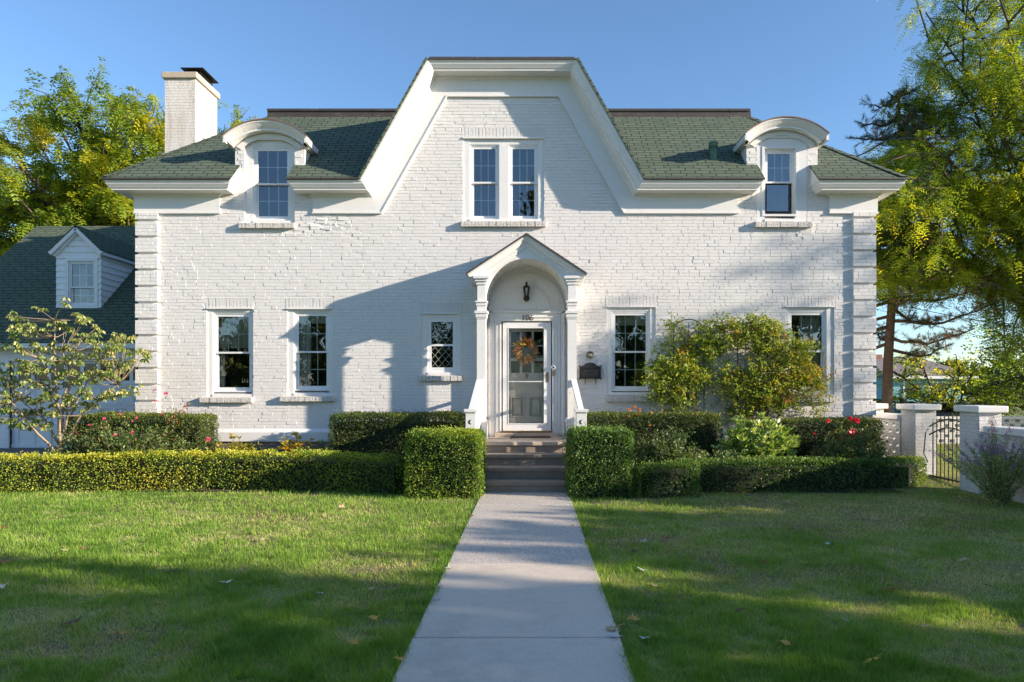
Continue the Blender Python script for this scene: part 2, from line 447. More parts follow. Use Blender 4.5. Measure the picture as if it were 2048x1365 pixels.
def unit(a): return a / np.maximum(np.linalg.norm(a, axis=-1, keepdims=True), 1e-9)
def rdir(n): return unit(R.normal(size=(n, 3)))
def leaves(P, D, L, W, fold=.25):
    """rhombic folded leaves: base P, direction D; two triangles each side of the midrib -> one quad bent"""
    n = len(P); D = unit(D); S = unit(np.cross(D, rdir(n))); U = np.cross(S, D)
    L = np.broadcast_to(L, (n,))[:, None]; W = np.broadcast_to(W, (n,))[:, None]
    a = P; c = P + D * L; b = P + D * L * .45 + S * W * .5 + U * W * fold; d = P + D * L * .45 - S * W * .5 + U * W * fold
    V = np.stack([a, b, c, d], 1).reshape(-1, 3)
    Fa = np.arange(n * 4).reshape(n, 4)
    return V, Fa
def fronds(P, D, length, m=6, lw=(.05, .018), droop=.5):
    """pinnate leaves: pairs of leaflets on a drooping midrib"""
    n = len(P); D = unit(D); S = unit(np.cross(D, np.array([0, 0, 1.]) + R.normal(size=(n, 3)) * .35)); out = []
    g = np.array([0, 0, -1.])
    for j in range(m):
        s = (j + 1) / m
        base = P + D * (length * s)[:, None] + g * (length * s * s * droop)[:, None]
        tang = unit(D + g * (2 * s * droop))
        for sg in (-1, 1):
            dd = unit(S * sg + tang * .45 + R.normal(size=(n, 3)) * .12 + g * .15)
            wv = unit(np.cross(dd, np.cross(S, tang)))
            L_ = lw[0] * (1.1 - .4 * abs(s - .5)); a = base; c = base + dd * L_
            b = base + dd * L_ * .5 + wv * lw[1] * .5; d = base + dd * L_ * .5 - wv * lw[1] * .5
            out.append(np.stack([a, b, c, d], 1))
    V = np.concatenate(out, 0).reshape(-1, 3); Fa = np.arange(len(V)).reshape(-1, 4)
    return V, Fa, m * 2

_g = R.random((64, 64, 8))
def vnoise(x, y, k=0):
    xi = np.floor(x).astype(int); yi = np.floor(y).astype(int); fx = x - xi; fy = y - yi
    fx = fx * fx * (3 - 2 * fx); fy = fy * fy * (3 - 2 * fy)
    g = lambda a, b: _g[a % 64, b % 64, k]
    return (g(xi, yi) * (1 - fx) + g(xi + 1, yi) * fx) * (1 - fy) + (g(xi, yi + 1) * (1 - fx) + g(xi + 1, yi + 1) * fx) * fy
def fnoise(x, y, k=0): return .55 * vnoise(x, y, k) + .3 * vnoise(x * 2.3, y * 2.3, (k + 1) % 8) + .15 * vnoise(x * 5.1, y * 5.1, (k + 2) % 8)

def thing(name, loc, label, cat, group=None):
    o = bpy.data.objects.new(name, None); COL.objects.link(o); o.location = loc; o.empty_display_size = .2
    return tag(o, label, cat, group)
def tag(o, label, cat, group=None):
    o['label'] = label; o['category'] = cat
    if group: o['group'] = group
    return o
def struct(o, kind='structure'): o['kind'] = kind; return o
def text_mb(txt, size, depth, x, y, z, ax=1.0):
    cu = bpy.data.curves.new('t', 'FONT'); cu.body = txt; cu.size = size; cu.extrude = depth; cu.align_x = 'CENTER'; cu.offset = size * .012
    ob = bpy.data.objects.new('t', cu); COL.objects.link(ob)
    dg = bpy.context.evaluated_depsgraph_get(); me = bpy.data.meshes.new_from_object(ob.evaluated_get(dg))
    mb = MB(); mb.v = [(x + v.co.x * ax, y - v.co.z, z + v.co.y) for v in me.vertices]; mb.f = [tuple(p.vertices) for p in me.polygons]
    bpy.data.objects.remove(ob); bpy.data.curves.remove(cu); bpy.data.meshes.remove(me)
    return mb

#SECTIONS
M['dkglass'] = plain('dark_glass', (.012, .015, .018), .06, .1, 2, spec=.8)
M['teal'] = plain('teal_paint', (.16, .36, .40), .7, .05, 1)
M['farroof'] = plain('brown_roof', (.20, .17, .17), .9, .15, 2)
M['farbrick'] = plain('red_brick', (.30, .13, .10), .9, .2, 3)
M['carblue'] = plain('car_paint', (.02, .05, .14), .25, .05, 2)
SHADE = [(20, -7.9, 3.0, 2.2, .9, 2.5, 18), (20.4, -9.7, 3.1, 2.2, 1.0, 2.6, 18), (20.0, -11.6, 3.4, 2.2, 1.0, 2.8, 18), (19, -16.0, 6.0, 3.6, 3.4, 5.8, 20), (19.0, -24.0, 7.0, 4.5, 4.6, 6.6, 20), (30, -7.1, 11.8, 2.0, 1.1, .8, 2),
         (-36, -48, 6, 6, 5, 6, 12), (-26, -46, 5.5, 6, 5, 5.5, 13), (-17, -47, 5.5, 5.5, 5, 5.5, 13), (-8, -46, 5, 5.5, 5, 5.0, 13), (1.5, -46, 13, 4, 4, 9, 16), (9.5, -47, 5.5, 5.5, 5, 5.6, 13), (18, -46, 5.5, 5.5, 5, 5.6, 13), (27, -48, 6, 6, 5, 6, 13)]
SHADE_LB = ['low narrow maple beyond the right edge of the lawn, nearest the house', 'low narrow maple third from the house beyond the right edge of the lawn', 'low maple second from the house beyond the right edge of the lawn', 'tall maple beside the lawn towards the street', 'largest maple on the street corner right of the lawn', 'slim high maple far to the right of the house front',
  'maple across the street at the far left', 'maple across the street facing the garage', 'maple across the street facing the left windows', 'low maple across the street left of the path', 'very tall maple across the street facing the door', 'maple across the street facing the mailbox', 'maple across the street facing the climbing rose', 'maple across the street at the far right']
# ------------------------------------------------------------------ ground
def gz(x, y):
    """height of the ground: flat lawn, rising gently to the drive on the left"""
    t = min(max((y + 2.2) / 3.2, 0), 1); t = t * t * (3 - 2 * t)
    a = min(max((-x - 1.5) / 3, 0), 1)
    far = min(max((y - 4) / 12, 0), 1) * (x > 0) * .15
    return t * a * .36 + t * (1 - a) * .12 + far
mb = MB(); xs = [-400, -120, -40, -20] + [-14 + i * .7 for i in range(41)] + [20, 40, 120, 400]
ys = [-200, -60, -30] + [-16 + i * .5 for i in range(45)] + [12, 20, 40, 120, 500, 1200]
for y in ys:
    for x in xs: mb.v.append((x, y, gz(x, y)))
nx = len(xs)
for j in range(len(ys) - 1):
    for i in range(nx - 1): mb.f.append((j * nx + i, j * nx + i + 1, (j + 1) * nx + i + 1, (j + 1) * nx + i))
struct(mb.obj('ground', M['turf'], smooth=True))
mb = MB()
for i in range(24):
    for j in range(6):
        x0 = -19 + i * .5; y0 = -.9 + j * .5
        if x0 > -8.3: continue
        o = len(mb.v)
        for (x, y) in ((x0, y0), (x0 + .5, y0), (x0 + .5, y0 + .5), (x0, y0 + .5)): mb.v.append((x, y, gz(x, y) + .006))
        mb.f.append((o, o + 1, o + 2, o + 3))
struct(mb.obj('driveway', M['asphalt']))
# planting beds of bark mulch
for bx0, bx1, by0, by1 in ((-11, -1.25, -2.42, -.02), (.95, 6.3, -2.5, -.02)):
    mb = MB(); ni = 24; nj = 8
    for j in range(nj + 1):
        for i in range(ni + 1):
            x = bx0 + (bx1 - bx0) * i / ni; y = by0 + (by1 - by0) * j / nj; mb.v.append((x, y, gz(x, y) + .012 + .02 * rnd.random() * (0 < i < ni)))
    for j in range(nj):
        for i in range(ni): a = j * (ni + 1) + i; mb.f.append((a, a + 1, a + ni + 2, a + ni + 1))
    struct(mb.obj('planting_bed', M['mulch']))
# path slabs
PXL, PXR = -.83, .62
def pd(py): return CAMH * F / (py - 778) - 14
ends = [-14.5, -12.0 , pd(1281), pd(1132), pd(1013), -2.50]
pth = bpy.data.objects.new('path', None); COL.objects.link(pth); struct(pth); pth.location = (-.1, -8, 0)
for i in range(len(ends) - 1):
    m = M['aggregate'] if i >= 3 else M['concrete']
    b = MB().box(PXL, PXR, ends[i] + (.011 if i != 3 else .004), ends[i + 1] - (.011 if i != 2 else .004), -.1, .022)
    b.obj('path_slab', m, pth, bevel=.008)
MB().box(PXL + .01, PXR - .01, -14.4, -2.5, -.1, .004).obj('path_joint_bed', M['mulch'], pth)

# ------------------------------------------------------------------ house
house = thing('house', (-.5, 0, 0), 'white painted brick two storey house with green shingle roof and a tall central gable', 'house')
XL, XR, CX = -8.07, 7.0, -.585
PC0 = -.095
EZ, EY, SL = 5.93, -.42, .91
def rect(x0, x1, z0, z1): return [(x0, z0), (x1, z0), (x1, z1), (x0, z1)]
def prect(a, b, c, d, D=14.0): return rect(PX(a, D), PX(b, D), PZ(d, D), PZ(c, D))   # x0,x1,ytop,ybottom in px
def arc(cx, cz, half, rise, n, a0=None):
    r = (half * half + rise * rise) / (2 * rise); th = math.asin(half / r); zc = cz + rise - r
    return [(cx + r * math.sin(-th + 2 * th * i / n), zc + r * math.cos(-th + 2 * th * i / n)) for i in range(n + 1)]
DL, DR = (-6.08, -4.65), (4.41, 5.87)      # dormer fronts
hw = {  # hole name: px rect
 'A': (414.5, 506, 616.5, 794), 'B': (575, 665, 617, 792), 'C': (1214.5, 1311, 613, 790), 'D': (1571.7, 1668, 613, 788),
 'E': (844, 921.5, 626.4, 750), 'P': (926.5, 1087.5, 276, 443.5), 'L': (489.7, 589, 278, 446), 'Rr': (1513, 1613.5, 274.5, 444)}
holes = [prect(*v) for v in hw.values()]
door_hole = rect(PX(1003), PX(1105), .886, PZ(644))
outer = [(XL, .6), (XR, .6), (XR, 5.92), (DR[1], 5.92)]
outer += arc((DR[0] + DR[1]) / 2, 6.78, (DR[1] - DR[0]) / 2, .30, 12)[::-1]
outer += [(DR[0], 5.92), (CX + 2.60, 5.92), (CX + 1.36, 8.14), (CX - 1.36, 8.14), (CX - 2.60, 5.92), (DL[1], 5.92)]
outer += arc((DL[0] + DL[1]) / 2, 6.72, (DL[1] - DL[0]) / 2, .32, 12)[::-1]
outer += [(DL[0], 5.92), (XL, 5.92)]
def relief(mb, x0, x1, z0, z1, y, voids=(), inside=None, seed=0, course=.0677, bw=.212, rough=None):
    """individually laid, painted bricks standing a few millimetres proud of the joints"""
    rb_ = random.Random(seed); z = z0; row = 0
    while z < z1 - .02:
        zt = min(z + course, z1); x = x0 - rb_.random() * bw
        while x < x1:
            w_ = bw * (1 if rb_.random() < .86 else .5); a, b = max(x, x0), min(x + w_, x1); x += w_
            for (h0, h1, v0, v1) in voids:
                if z < v1 - .01 and zt > v0 + .01:
                    if a < h0 < b: b = h0
                    elif a < h1 < b: a = h1
                    elif a >= h0 - .001 and b <= h1 + .001: b = a
            if b - a < .02: continue
            if inside and not (inside(a, z) and inside(b, z) and inside(a, zt) and inside(b, zt)): continue
            k = rough((a + b) / 2, z) if rough else 0
            j = .0035 + .003 * rb_.random(); g = .0038; yb = y + .0055
            base = y - rb_.uniform(-.001, .0015) - (rb_.random() ** 4) * .0045
            base += k * rb_.uniform(-.022, .014)
            vs = [(a + g * .3, yb, z + g * .3), (b - g * .3, yb, z + g * .3), (b - g * .3, yb, zt - g * .3), (a + g * .3, yb, zt - g * .3)]
            jt = .0013 + k * .018
            q_ = lambda: rb_.uniform(-jt, jt)
            vs += [(a + j + q_(), base + q_() * .7, z + j + q_()), (b - j + q_(), base + q_(), z + j + q_()), (b - j + q_(), base + q_(), zt - j + q_()), (a + j + q_(), base + q_(), zt - j + q_())]
            mb.add(vs, [(4, 5, 6, 7), (0, 1, 5, 4), (1, 2, 6, 5), (2, 3, 7, 6), (3, 0, 4, 7)])
        z = zt; row += 1
def worn(x, z):
    d = ((x + 4.2) / .55) ** 2 + ((z - 5.13) / .20) ** 2; e_ = ((x + 4.9) / .6) ** 2 + ((z - 4.93) / .08) ** 2; f_ = ((x - 5.6) / .35) ** 2 + ((z - 4.85) / .12) ** 2
    return max(0, 1 - d) + max(0, .8 - e_) + .35 * max(0, 1 - f_) + .10 * (vnoise(np.array([x * 1.1 + 9]), np.array([z * 1.4]), 3)[0] > .66)
wall = MB().poly_y(outer, holes + [door_hole], .006, .24)
vd = [(min(p[0] for p in h_), max(p[0] for p in h_), min(p[1] for p in h_), max(p[1] for p in h_)) for h_ in holes + [door_hole]]
for k_ in ('A', 'B', 'C', 'D', 'E', 'P'):
    x0_, x1_, zt_ = PX(hw[k_][0]) - .03, PX(hw[k_][1]) + .03, PZ(hw[k_][2]); vd.append((x0_, x1_, zt_ - .002, zt_ + .205))
vd.append((PC0 - .68, PC0 + .68, .6, 4.2))
def in_wall(x, z):
    if z < 5.9: return True
    if DL[0] < x < DL[1] or DR[0] < x < DR[1]: return z < 6.93 - .3 * abs(x - ((DL[0] + DL[1]) / 2 if x < 0 else (DR[0] + DR[1]) / 2)) ** 2
    return abs(x - CX) < 2.60 - (z - 5.92) * .56 and z < 8.14
relief(wall, XL, XR, .946, 8.14, 0, vd, in_wall, 3, rough=worn)
wall.box(XL, XL + .24, .241, 9, .6, 5.9).box(XR - .24, XR, .241, 9, .6, 5.9).box(XL + .241, XR - .241, 8.76, 9, .6, 5.9)
wall.obj('wall', M['paint'], house)
MB().box(XL - .03, XR + .03, -.03, .2, -.1, .66).box(XL - .03, XL + .2, .201, 9.03, -.1, .66).box(XR - .2, XR + .03, .201, 9.03, -.1, .66).obj('foundation', M['found'], house)
# water table board along the base, interrupted by the steps
for a, b in ((XL - .07, -1.12), (.93, XR + .07)):
    MB().add([(a, -.07, .68), (b, -.07, .68), (b, -.07, .865), (a, -.07, .865), (a, -.004, .945), (b, -.004, .945), (a, -.004, .68), (b, -.004, .68)],
             [(0, 1, 2, 3), (3, 2, 5, 4), (0, 6, 7, 1), (0, 3, 4, 6), (1, 7, 5, 2)]).obj('water_table', M['trim'], house)
# rooms behind the glass
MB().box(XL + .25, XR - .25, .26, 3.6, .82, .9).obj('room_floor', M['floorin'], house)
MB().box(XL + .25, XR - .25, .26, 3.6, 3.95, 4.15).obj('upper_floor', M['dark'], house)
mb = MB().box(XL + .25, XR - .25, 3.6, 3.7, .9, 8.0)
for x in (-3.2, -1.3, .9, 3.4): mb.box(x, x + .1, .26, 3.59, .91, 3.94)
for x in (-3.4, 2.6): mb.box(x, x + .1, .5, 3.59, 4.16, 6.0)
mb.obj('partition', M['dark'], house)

# quoins
def quoin(x0, x1, top0, first, step, n):
    for i in range(n):
        zb = PZ(first + i * step); zt = PZ(top0) if i == 0 else PZ(first + (i - 1) * step + 4.9)
        if zb < 1.0: zb = .96
        if zt <= zb: continue
        m_ = MB().box(x0, x1, -.049, .40, zb, zt); relief(m_, x0, x1, zb, zt, -.055, seed=int(x0 * 10) + i, course=(zt - zb) / max(1, round((zt - zb) / .0677))); m_.obj('quoin', M['paint'], house)
quoin(XL - .03, PX(318.4), 427, 440, 32.75, 13)
quoin(PX(1704), XR + .045, 425, 434.6, 33.0, 13)

# cornice
CR = [(0, 0), (.035, 0), (.045, .018), (.085, .03), (.12, .055), (.15, .075), (.165, .095), (.19, .095), (.195, .33), (.225, .345), (.24, .372), (.27, .385), (.56, .385), (.562, .37), (.59, .37), (.59, .425)]
XE0, XE1 = XL - .45, XR + .47
cps = [[(XE0, 9.4, EZ), (XE0, EY, EZ), (-6.0, EY, EZ), (-6.0, -.001, EZ)],
       [(-4.86, -.001, EZ), (-4.86, EY, EZ), (CX - 2.82, EY, EZ), (CX - 1.48, EY, 8.32), (CX + 1.48, EY, 8.32), (CX + 2.82, EY, EZ), (4.62, EY, EZ), (4.62, -.001, EZ)],
       [(5.72, -.001, EZ), (5.72, EY, EZ), (XE1, EY, EZ), (XE1, 9.4, EZ)]]
for c in cps: MB().sweep(c, CR).obj('cornice', M['trim'], house)
for x in (-6.0, -4.86, 4.62, 5.72):   # boarded ends of the roof beside the dormers
    MB().poly_y([(0, 0), (0, 0), (0, 0)], [], 0, 0) if False else None
    s_ = .012 if x in (-6.0, 4.62) else -.012
    x -= s_ * .4
    a = [(x, EY + .01, EZ - .03), (x, -.001, EZ - .03), (x, -.001, EZ + .38), (x, EY + .01, EZ + .005)]
    MB().add(a + [(v[0] - s_, v[1], v[2]) for v in a], [(0, 1, 2, 3), (7, 6, 5, 4), (0, 4, 5, 1), (1, 5, 6, 2), (2, 6, 7, 3), (3, 7, 4, 0)]).obj('roof_end_board', M['trim'], house)

# roof
zr = lambda x, y: EZ + .03 + SL * (y - EY)
dY = 2.34; TY = EY + dY
roof = MB()
e = .02
A = [(XE0 - e, EY - e), (-6.0 + e, EY - e), (-6.0 + e, .0), (-6.0, .5), (-4.86, .5), (-4.86 - e, 0), (-4.86 - e, EY - e), (CX - 2.82, EY - e), (CX - 1.63, TY), (XE0 + dY, TY)]
B = [(CX + 2.82, EY - e), (4.62 + e, EY - e), (4.62 + e, 0), (4.62, .5), (5.72, .5), (5.72 - e, 0), (5.72 - e, EY - e), (XE1 + e, EY - e), (XE1 - dY, TY), (CX + 1.63, TY)]
roof.poly_z(A, zr, .035); roof.poly_z(B, zr, .035)
roof.poly_z([(XE0 - e, EY), (XE0 + dY, TY), (XE0 + dY, 7.0), (XE0 - e, 9.4)], lambda x, y: EZ + .03 + SL * (x - XE0), .035)
roof.poly_z([(XE1 + e, EY), (XE1 + e, 9.4), (XE1 - dY, 7.0), (XE1 - dY, TY)], lambda x, y: EZ + .03 + SL * (XE1 - x), .035)
roof.poly_z([(XE0, 9.4), (XE0 + dY, 7.0), (XE1 - dY, 7.0), (XE1, 9.4)], lambda x, y: EZ + .03 + SL * (9.4 - y) * dY / 2.4, .035)
roof_o = roof.obj('roof', M['shingle'], house)
# hip cap shingles: short overlapping pieces along the hips
def hipcap(a, b, n=16):
    hip = MB()
    a = Vector(a); b = Vector(b)
    for i in range(n):
        p = a.lerp(b, i / n); q = a.lerp(b, (i + 1.15) / n)
        t = (b - a).normalized(); sx = 1 if b.x > a.x else -1
        s1 = Vector((1, 0, 0)) * sx; s2 = Vector((0, 1, 0))
        up = Vector((0, 0, .03)); o = len(hip.v)
        w1, w2 = .13, .13
        # left flap on the side slope, right flap on the front slope (both follow their plane)
        f1 = Vector((w1 * sx, 0, 0)); f2 = Vector((0, w2, 0))
        lift = Vector((0, 0, .018)); z0 = Vector((0, 0, .008))
        hip.v += [tuple(p + lift + up), tuple(q + up + z0), tuple(q + f1 + up + z0), tuple(p + f1 + up + lift), tuple(q + f2 + up + z0), tuple(p + f2 + up + lift)]
        hip.f += [(o, o + 1, o + 2, o + 3), (o, o + 5, o + 4, o + 1)]
        hip.f += [(o, o + 3, o + 5)]
    hip.obj('hip_cap', M['shingle'], roof_o)
hipcap((XE0 - .02, EY - .02, EZ), (XE0 + dY, TY, EZ + SL * dY)); hipcap((XE1 + .02, EY - .02, EZ), (XE1 - dY, TY, EZ + SL * dY))
for a_, b_ in ((XE0 - .022, -5.98), (-4.88, CX - 2.84), (CX + 2.84, 4.64), (5.7, XE1 + .022)):
    MB().box(a_, b_, EY - .03, EY - .02, EZ - .012, EZ + .02).obj('drip_edge', M['edge'], roof_o)
DZ = EZ + SL * dY + .02
# deck and its copper band
MB().box(XE0 + dY, XE1 - dY, TY + .02, 7, DZ - .1, DZ + .05).obj('flat_deck', M['copper'], roof_o)
for a, b in ((XE0 + dY + .03, CX - 1.55), (CX + 1.55, XE1 - dY - .03)):
    m_ = MB()
    x = a
    while x < b - .01:
        x2 = min(x + 1.22, b); m_.box(x, x2 - .006, TY + .0, TY + .09, DZ - .04, DZ + .15); m_.box(x - .01, x2 - .004, TY - .03, TY + .1, DZ + .15, DZ + .20); x = x2
    m_.obj('copper_band', M['copper'], roof_o)
MB().box(XE0 + dY - .02, XE0 + dY + .08, TY + .11, 7, DZ - .04, DZ + .2).obj('copper_band', M['copper'], roof_o)
MB().box(XE1 - dY - .08, XE1 - dY + .02, TY + .11, 7, DZ - .04, DZ + .2).obj('copper_band', M['copper'], roof_o)

# central gable roof (clipped top)
for sg in (-1, 1):
    x0, x1 = CX + sg * 2.82, CX + sg * 1.48
    nrm = Vector((sg * (8.32 - EZ), 0, 1.34)).normalized() * .045
    pts = []
    # slope plane from front edge back to the valley with the main roof
    f0 = Vector((x0, EY - .03, EZ)); f1 = Vector((x1, EY - .03, 8.32)); b1 = Vector((x1, 2.6, 8.32)); bm = Vector((CX + sg * 1.62, TY + .1, EZ + SL * dY + .05))
    V = [f0, f1, b1, bm]; o = [v + nrm for v in V]
    g = MB().add(V + o, [(0, 3, 2, 1), (4, 5, 6, 7), (0, 1, 5, 4), (0, 4, 7, 3), (3, 7, 6, 2), (1, 2, 6, 5)])
    g.obj('gable_roof', M['shingle'], house)
MB().box(CX - 1.47, CX + 1.47, EY - .02, 2.6, 8.30, 8.325).obj('gable_roof', M['copper'], house)
m_ = MB(); x = CX - 1.46
while x < CX + 1.4:
    m_.box(x, x + .96, EY + .05, EY + .18, 8.326, 8.375 + .012 * rnd.random()); x += .97
m_.obj('copper_band', M['copper'], house)
MB().box(CX - 1.45, CX + 1.45, 2.5, 2.6, 7.9, 8.29).obj('gable_roof', M['copper'], house)

# dormer hoods
DP = [(0, 0), (.03, 0), (.045, .02), (.085, .05), (.115, .08), (.13, .10), (.165, .10), (.17, .30)]
for (a, b), zl, rise in ((DL, 6.83, .33), (DR, 6.88, .33)):
    c = (a + b) / 2; half = .845; top = arc(c, zl, half, rise, 18)
    path = [(p[0], -.28, p[1]) for p in top]
    ob = MB().sweep(path, DP).obj('dormer_hood', M['trim'], house)
    yb = 1.25; m_ = MB()
    for i in range(18):
        (xa, za), (xb, zb_) = top[i], top[i + 1]
        m_.add([(xa, -.30, za), (xb, -.30, zb_), (xb, yb, zb_), (xa, yb, za), (xa, -.30, za + .022), (xb, -.30, zb_ + .022), (xb, yb, zb_ + .022), (xa, yb, za + .022)],
               [(4, 5, 6, 7), (0, 1, 5, 4), (0, 3, 2, 1)] + ([(0, 4, 7, 3)] if i == 0 else []) + ([(1, 2, 6, 5)] if i == 17 else []))
    m_.obj('hood_sheet', M['rust_edge'], ob)
    # eave returns along the sides and cheeks
    for sx in (-1, 1):
        xe = c + sx * half; xc = (a if sx < 0 else b)
        MB().box(min(xe, xe - sx * .05), max(xe, xe - sx * .05), -.27, .95, zl - .12, zl - .004).box(min(xe - sx * .051, xc), max(xe - sx * .051, xc), -.02, .9, zl - .14, zl - .10).obj('hood_side', M['trim'], ob)
        MB().box(min(xc, xc - sx * .09), max(xc, xc - sx * .09), .241, 1.0, 5.95, zl - .1).obj('dormer_cheek', M['brick'], ob)
        # plain arched architrave band under the hood
    st = arc(c, zl - .12, half - .17, rise - .06, 14)
    inn = arc(c, zl - .17, half - .26, rise - .10, 14)[::-1]
    MB().poly_y(st + inn, [], -.035, -.003).obj('hood_band', M['trim'], ob)
    # fan of bricks over the window
    wx0, wx1 = (PX(494), PX(586)) if c < 0 else (PX(1518), PX(1609))
    fan = arc((wx0 + wx1) / 2, zl - .03, (wx1 - wx0) / 2, .15, 10)[::-1]
    zt_ = PZ(277) if c < 0 else PZ(273.5)
    n_ = 15; m_ = MB()
    for i in range(n_):
        u0 = i / n_; u1 = (i + .88) / n_
        xa = wx0 + (wx1 - wx0) * u0; xb = wx0 + (wx1 - wx0) * u1
        fa = (u0 - .5) * .12; fb = (u1 - .5) * .12
        za = zl - .05 + .17 * (1 - (2 * u0 - 1) ** 2) ; zb_ = zl - .05 + .17 * (1 - (2 * u1 - 1) ** 2)
        yy = -.006 - .006 * rnd.random()
        m_.add([(xa, yy, zt_), (xb, yy, zt_), (xb + fb, yy, zb_), (xa + fa, yy, za), (xa, .01, zt_), (xb, .01, zt_), (xb + fb, .01, zb_), (xa + fa, .01, za)],
               [(0, 1, 2, 3), (0, 3, 7, 4), (1, 5, 6, 2), (3, 2, 6, 7)])
    m_.obj('brick_arch', M['sillbrick'], house)

# plumbing vent
b = MB().lathe((3.80, .27, 6.50), [(.10, -.05), (.085, .06), (.075, .08), (.07, .30), (.095, .30), (.10, .40), (.06, .405)], 14)
b.obj('vent_pipe', M['vent'], roof_o, smooth=False)

# ------------------------------------------------------------------ windows
def frame_ring(mb, x0, x1, z0, z1, t, y0, y1, tb=None, tt=None):
    tb = tb or t; tt = tt or t
    mb.box(x0, x0 + t, y0, y1, z0, z1); mb.box(x1 - t, x1, y0, y1, z0, z1)
    mb.box(x0 + t, x1 - t, y0, y1, z0, z0 + tb); mb.box(x0 + t, x1 - t, y0, y1, z1 - tt, z1)
    return mb
def muntins(mb, x0, x1, z0, z1, nx_, zs, y0, y1, t=.016):
    for i in range(1, nx_):
        x = x0 + (x1 - x0) * i / nx_; mb.box(x - t / 2, x + t / 2, y0, y1, z0, z1)
    for k in zs:
        z = z0 + (z1 - z0) * k
        for i in range(nx_):
            xa = x0 + (x1 - x0) * i / nx_ + (t / 2 if i else 0); xb = x0 + (x1 - x0) * (i + 1) / nx_ - (t / 2 if i < nx_ - 1 else 0)
            mb.box(xa, xb, y0, y1, z - t / 2, z + t / 2)
def sash_unit(par, sx0, sx1, sz0, sz1, zsplit, y, top=(3, (.5,)), bot=(3, (.5,)), t=.052, darkbot=False, mt=None):
    """double-hung pair of sashes inside the opening, front at y"""
    mt = mt or M['trim_clean']
    hd = .035
    fr = MB(); frame_ring(fr, sx0, sx1, sz0, sz1, .03, y - .01, y + .12); fr.obj('window_frame', mt, par)
    x0, x1 = sx0 + .03, sx1 - .03
    for nm, za, zb_, yo, cfg in (('upper_sash', zsplit - hd / 2, sz1 - .03, y + .005, top), ('lower_sash', sz0 + .03, zsplit + hd / 2, y + .05 , bot)):
        m_ = MB(); frame_ring(m_, x0, x1, za, zb_, t, yo, yo + .035, tb=(hd if nm[0] == 'u' else .07), tt=(hd if nm[0] == 'l' else t))
        gx0, gx1 = x0 + t, x1 - t; g0 = za + (hd if nm[0] == 'u' else .07); g1 = zb_ - (hd if nm[0] == 'l' else t)
        if cfg: muntins(m_, gx0, gx1, g0, g1, cfg[0], cfg[1], yo + .022, yo + .032, t=.017)
        m_.obj(nm, M['bronze'] if (darkbot and nm[0] == 'l') else mt, par)
        MB().add([(gx0, yo + .02, g0), (gx1, yo + .02, g0), (gx1, yo + .02, g1), (gx0, yo + .02, g1)], [(0, 1, 2, 3)]).obj('pane', M['glass'], par)
def casing(nm, key, sill=None, lintel=True, casew=.0, head=.05, sx=None, y=.05):
    x0, x1, zt, zb_ = PX(hw[key][0]), PX(hw[key][1]), PZ(hw[key][2]), PZ(hw[key][3])
    m_ = MB()
    # jamb linings in the brick opening, with a thin head moulding and sloping wooden sill
    q0, q1, q2, q3 = sx
    s0, s1, s2, s3 = PX(q0), PX(q1), PZ(q3), PZ(q2)
    m_.box(x0 + .001, s0, y - .03, .2, zb_ + .001, zt - .001)
    m_.box(s1, x1 - .001, y - .03, .2, zb_ + .001, zt - .001)
    m_.box(s0, s1, y - .02, .2, s3, zt - .001)
    m_.add([(s0, y - .045, zb_ + .001), (s1, y - .045, zb_ + .001), (s1, y - .045, zb_ + .05), (s0, y - .045, zb_ + .05), (s0, .2, s2), (s1, .2, s2), (s0, .2, zb_ + .001), (s1, .2, zb_ + .001)], [(0, 1, 2, 3), (3, 2, 5, 4), (0, 6, 7, 1), (1, 7, 5, 2), (0, 3, 4, 6)])
    m_.box(x0 - .006, x1 + .006, -.028, .0 + .02, zt - .022, zt + .004)
    w_ = m_.obj('window', M['trim'], house)
    if sill:
        a, b, c, d = PX(sill[0]), PX(sill[1]), PZ(sill[2]), PZ(sill[3])
        # rowlock brick sill: each brick a little different
        n_ = max(3, round((b - a) / .072)); sm = MB()
        for i in range(n_):
            u0 = a + (b - a) * i / n_; u1 = a + (b - a) * (i + 1) / n_ - .003; p = -.085 - .008 * rnd.random(); dz = .004 * rnd.random()
            sm.add([(u0, p, d - dz), (u1, p, d - dz), (u1, p, c - .01 - dz), (u0, p, c - .01 - dz), (u0, 0.01, c + .012), (u1, 0.01, c + .012), (u0, .01, d - dz), (u1, .01, d - dz)],
                   [(0, 1, 2, 3), (3, 2, 5, 4), (0, 6, 7, 1), (1, 7, 5, 2), (0, 3, 4, 6)])
        sm.obj('brick_sill', M['sillbrick'], w_)
    if lintel:
        n_ = round((x1 - x0 + .06) / .071); sm = MB()
        for i in range(n_):
            u0 = x0 - .03 + (x1 - x0 + .06) * i / n_; u1 = u0 + (x1 - x0 + .06) / n_ - .006
            sm.box(u0, u1, -.0015 - .005 * rnd.random(), .0055, zt + .006, zt + .205)
        sm.obj('brick_lintel', M['lintel'], w_)
    return w_, (s0, s1, s2, s3)
def curtain(par, x0, x1, z0, z1, y, mat, waves=5):
    m_ = MB(); n_ = waves * 6
    for i in range(n_ + 1):
        x = x0 + (x1 - x0) * i / n_; yy = y + .025 * math.sin(i / n_ * waves * 6.283)
        m_.v += [(x, yy, z0), (x, yy, z1)]
    for i in range(n_): m_.f.append((2 * i, 2 * i + 2, 2 * i + 3, 2 * i + 1))
    m_.obj('curtain', mat, par, smooth=True)

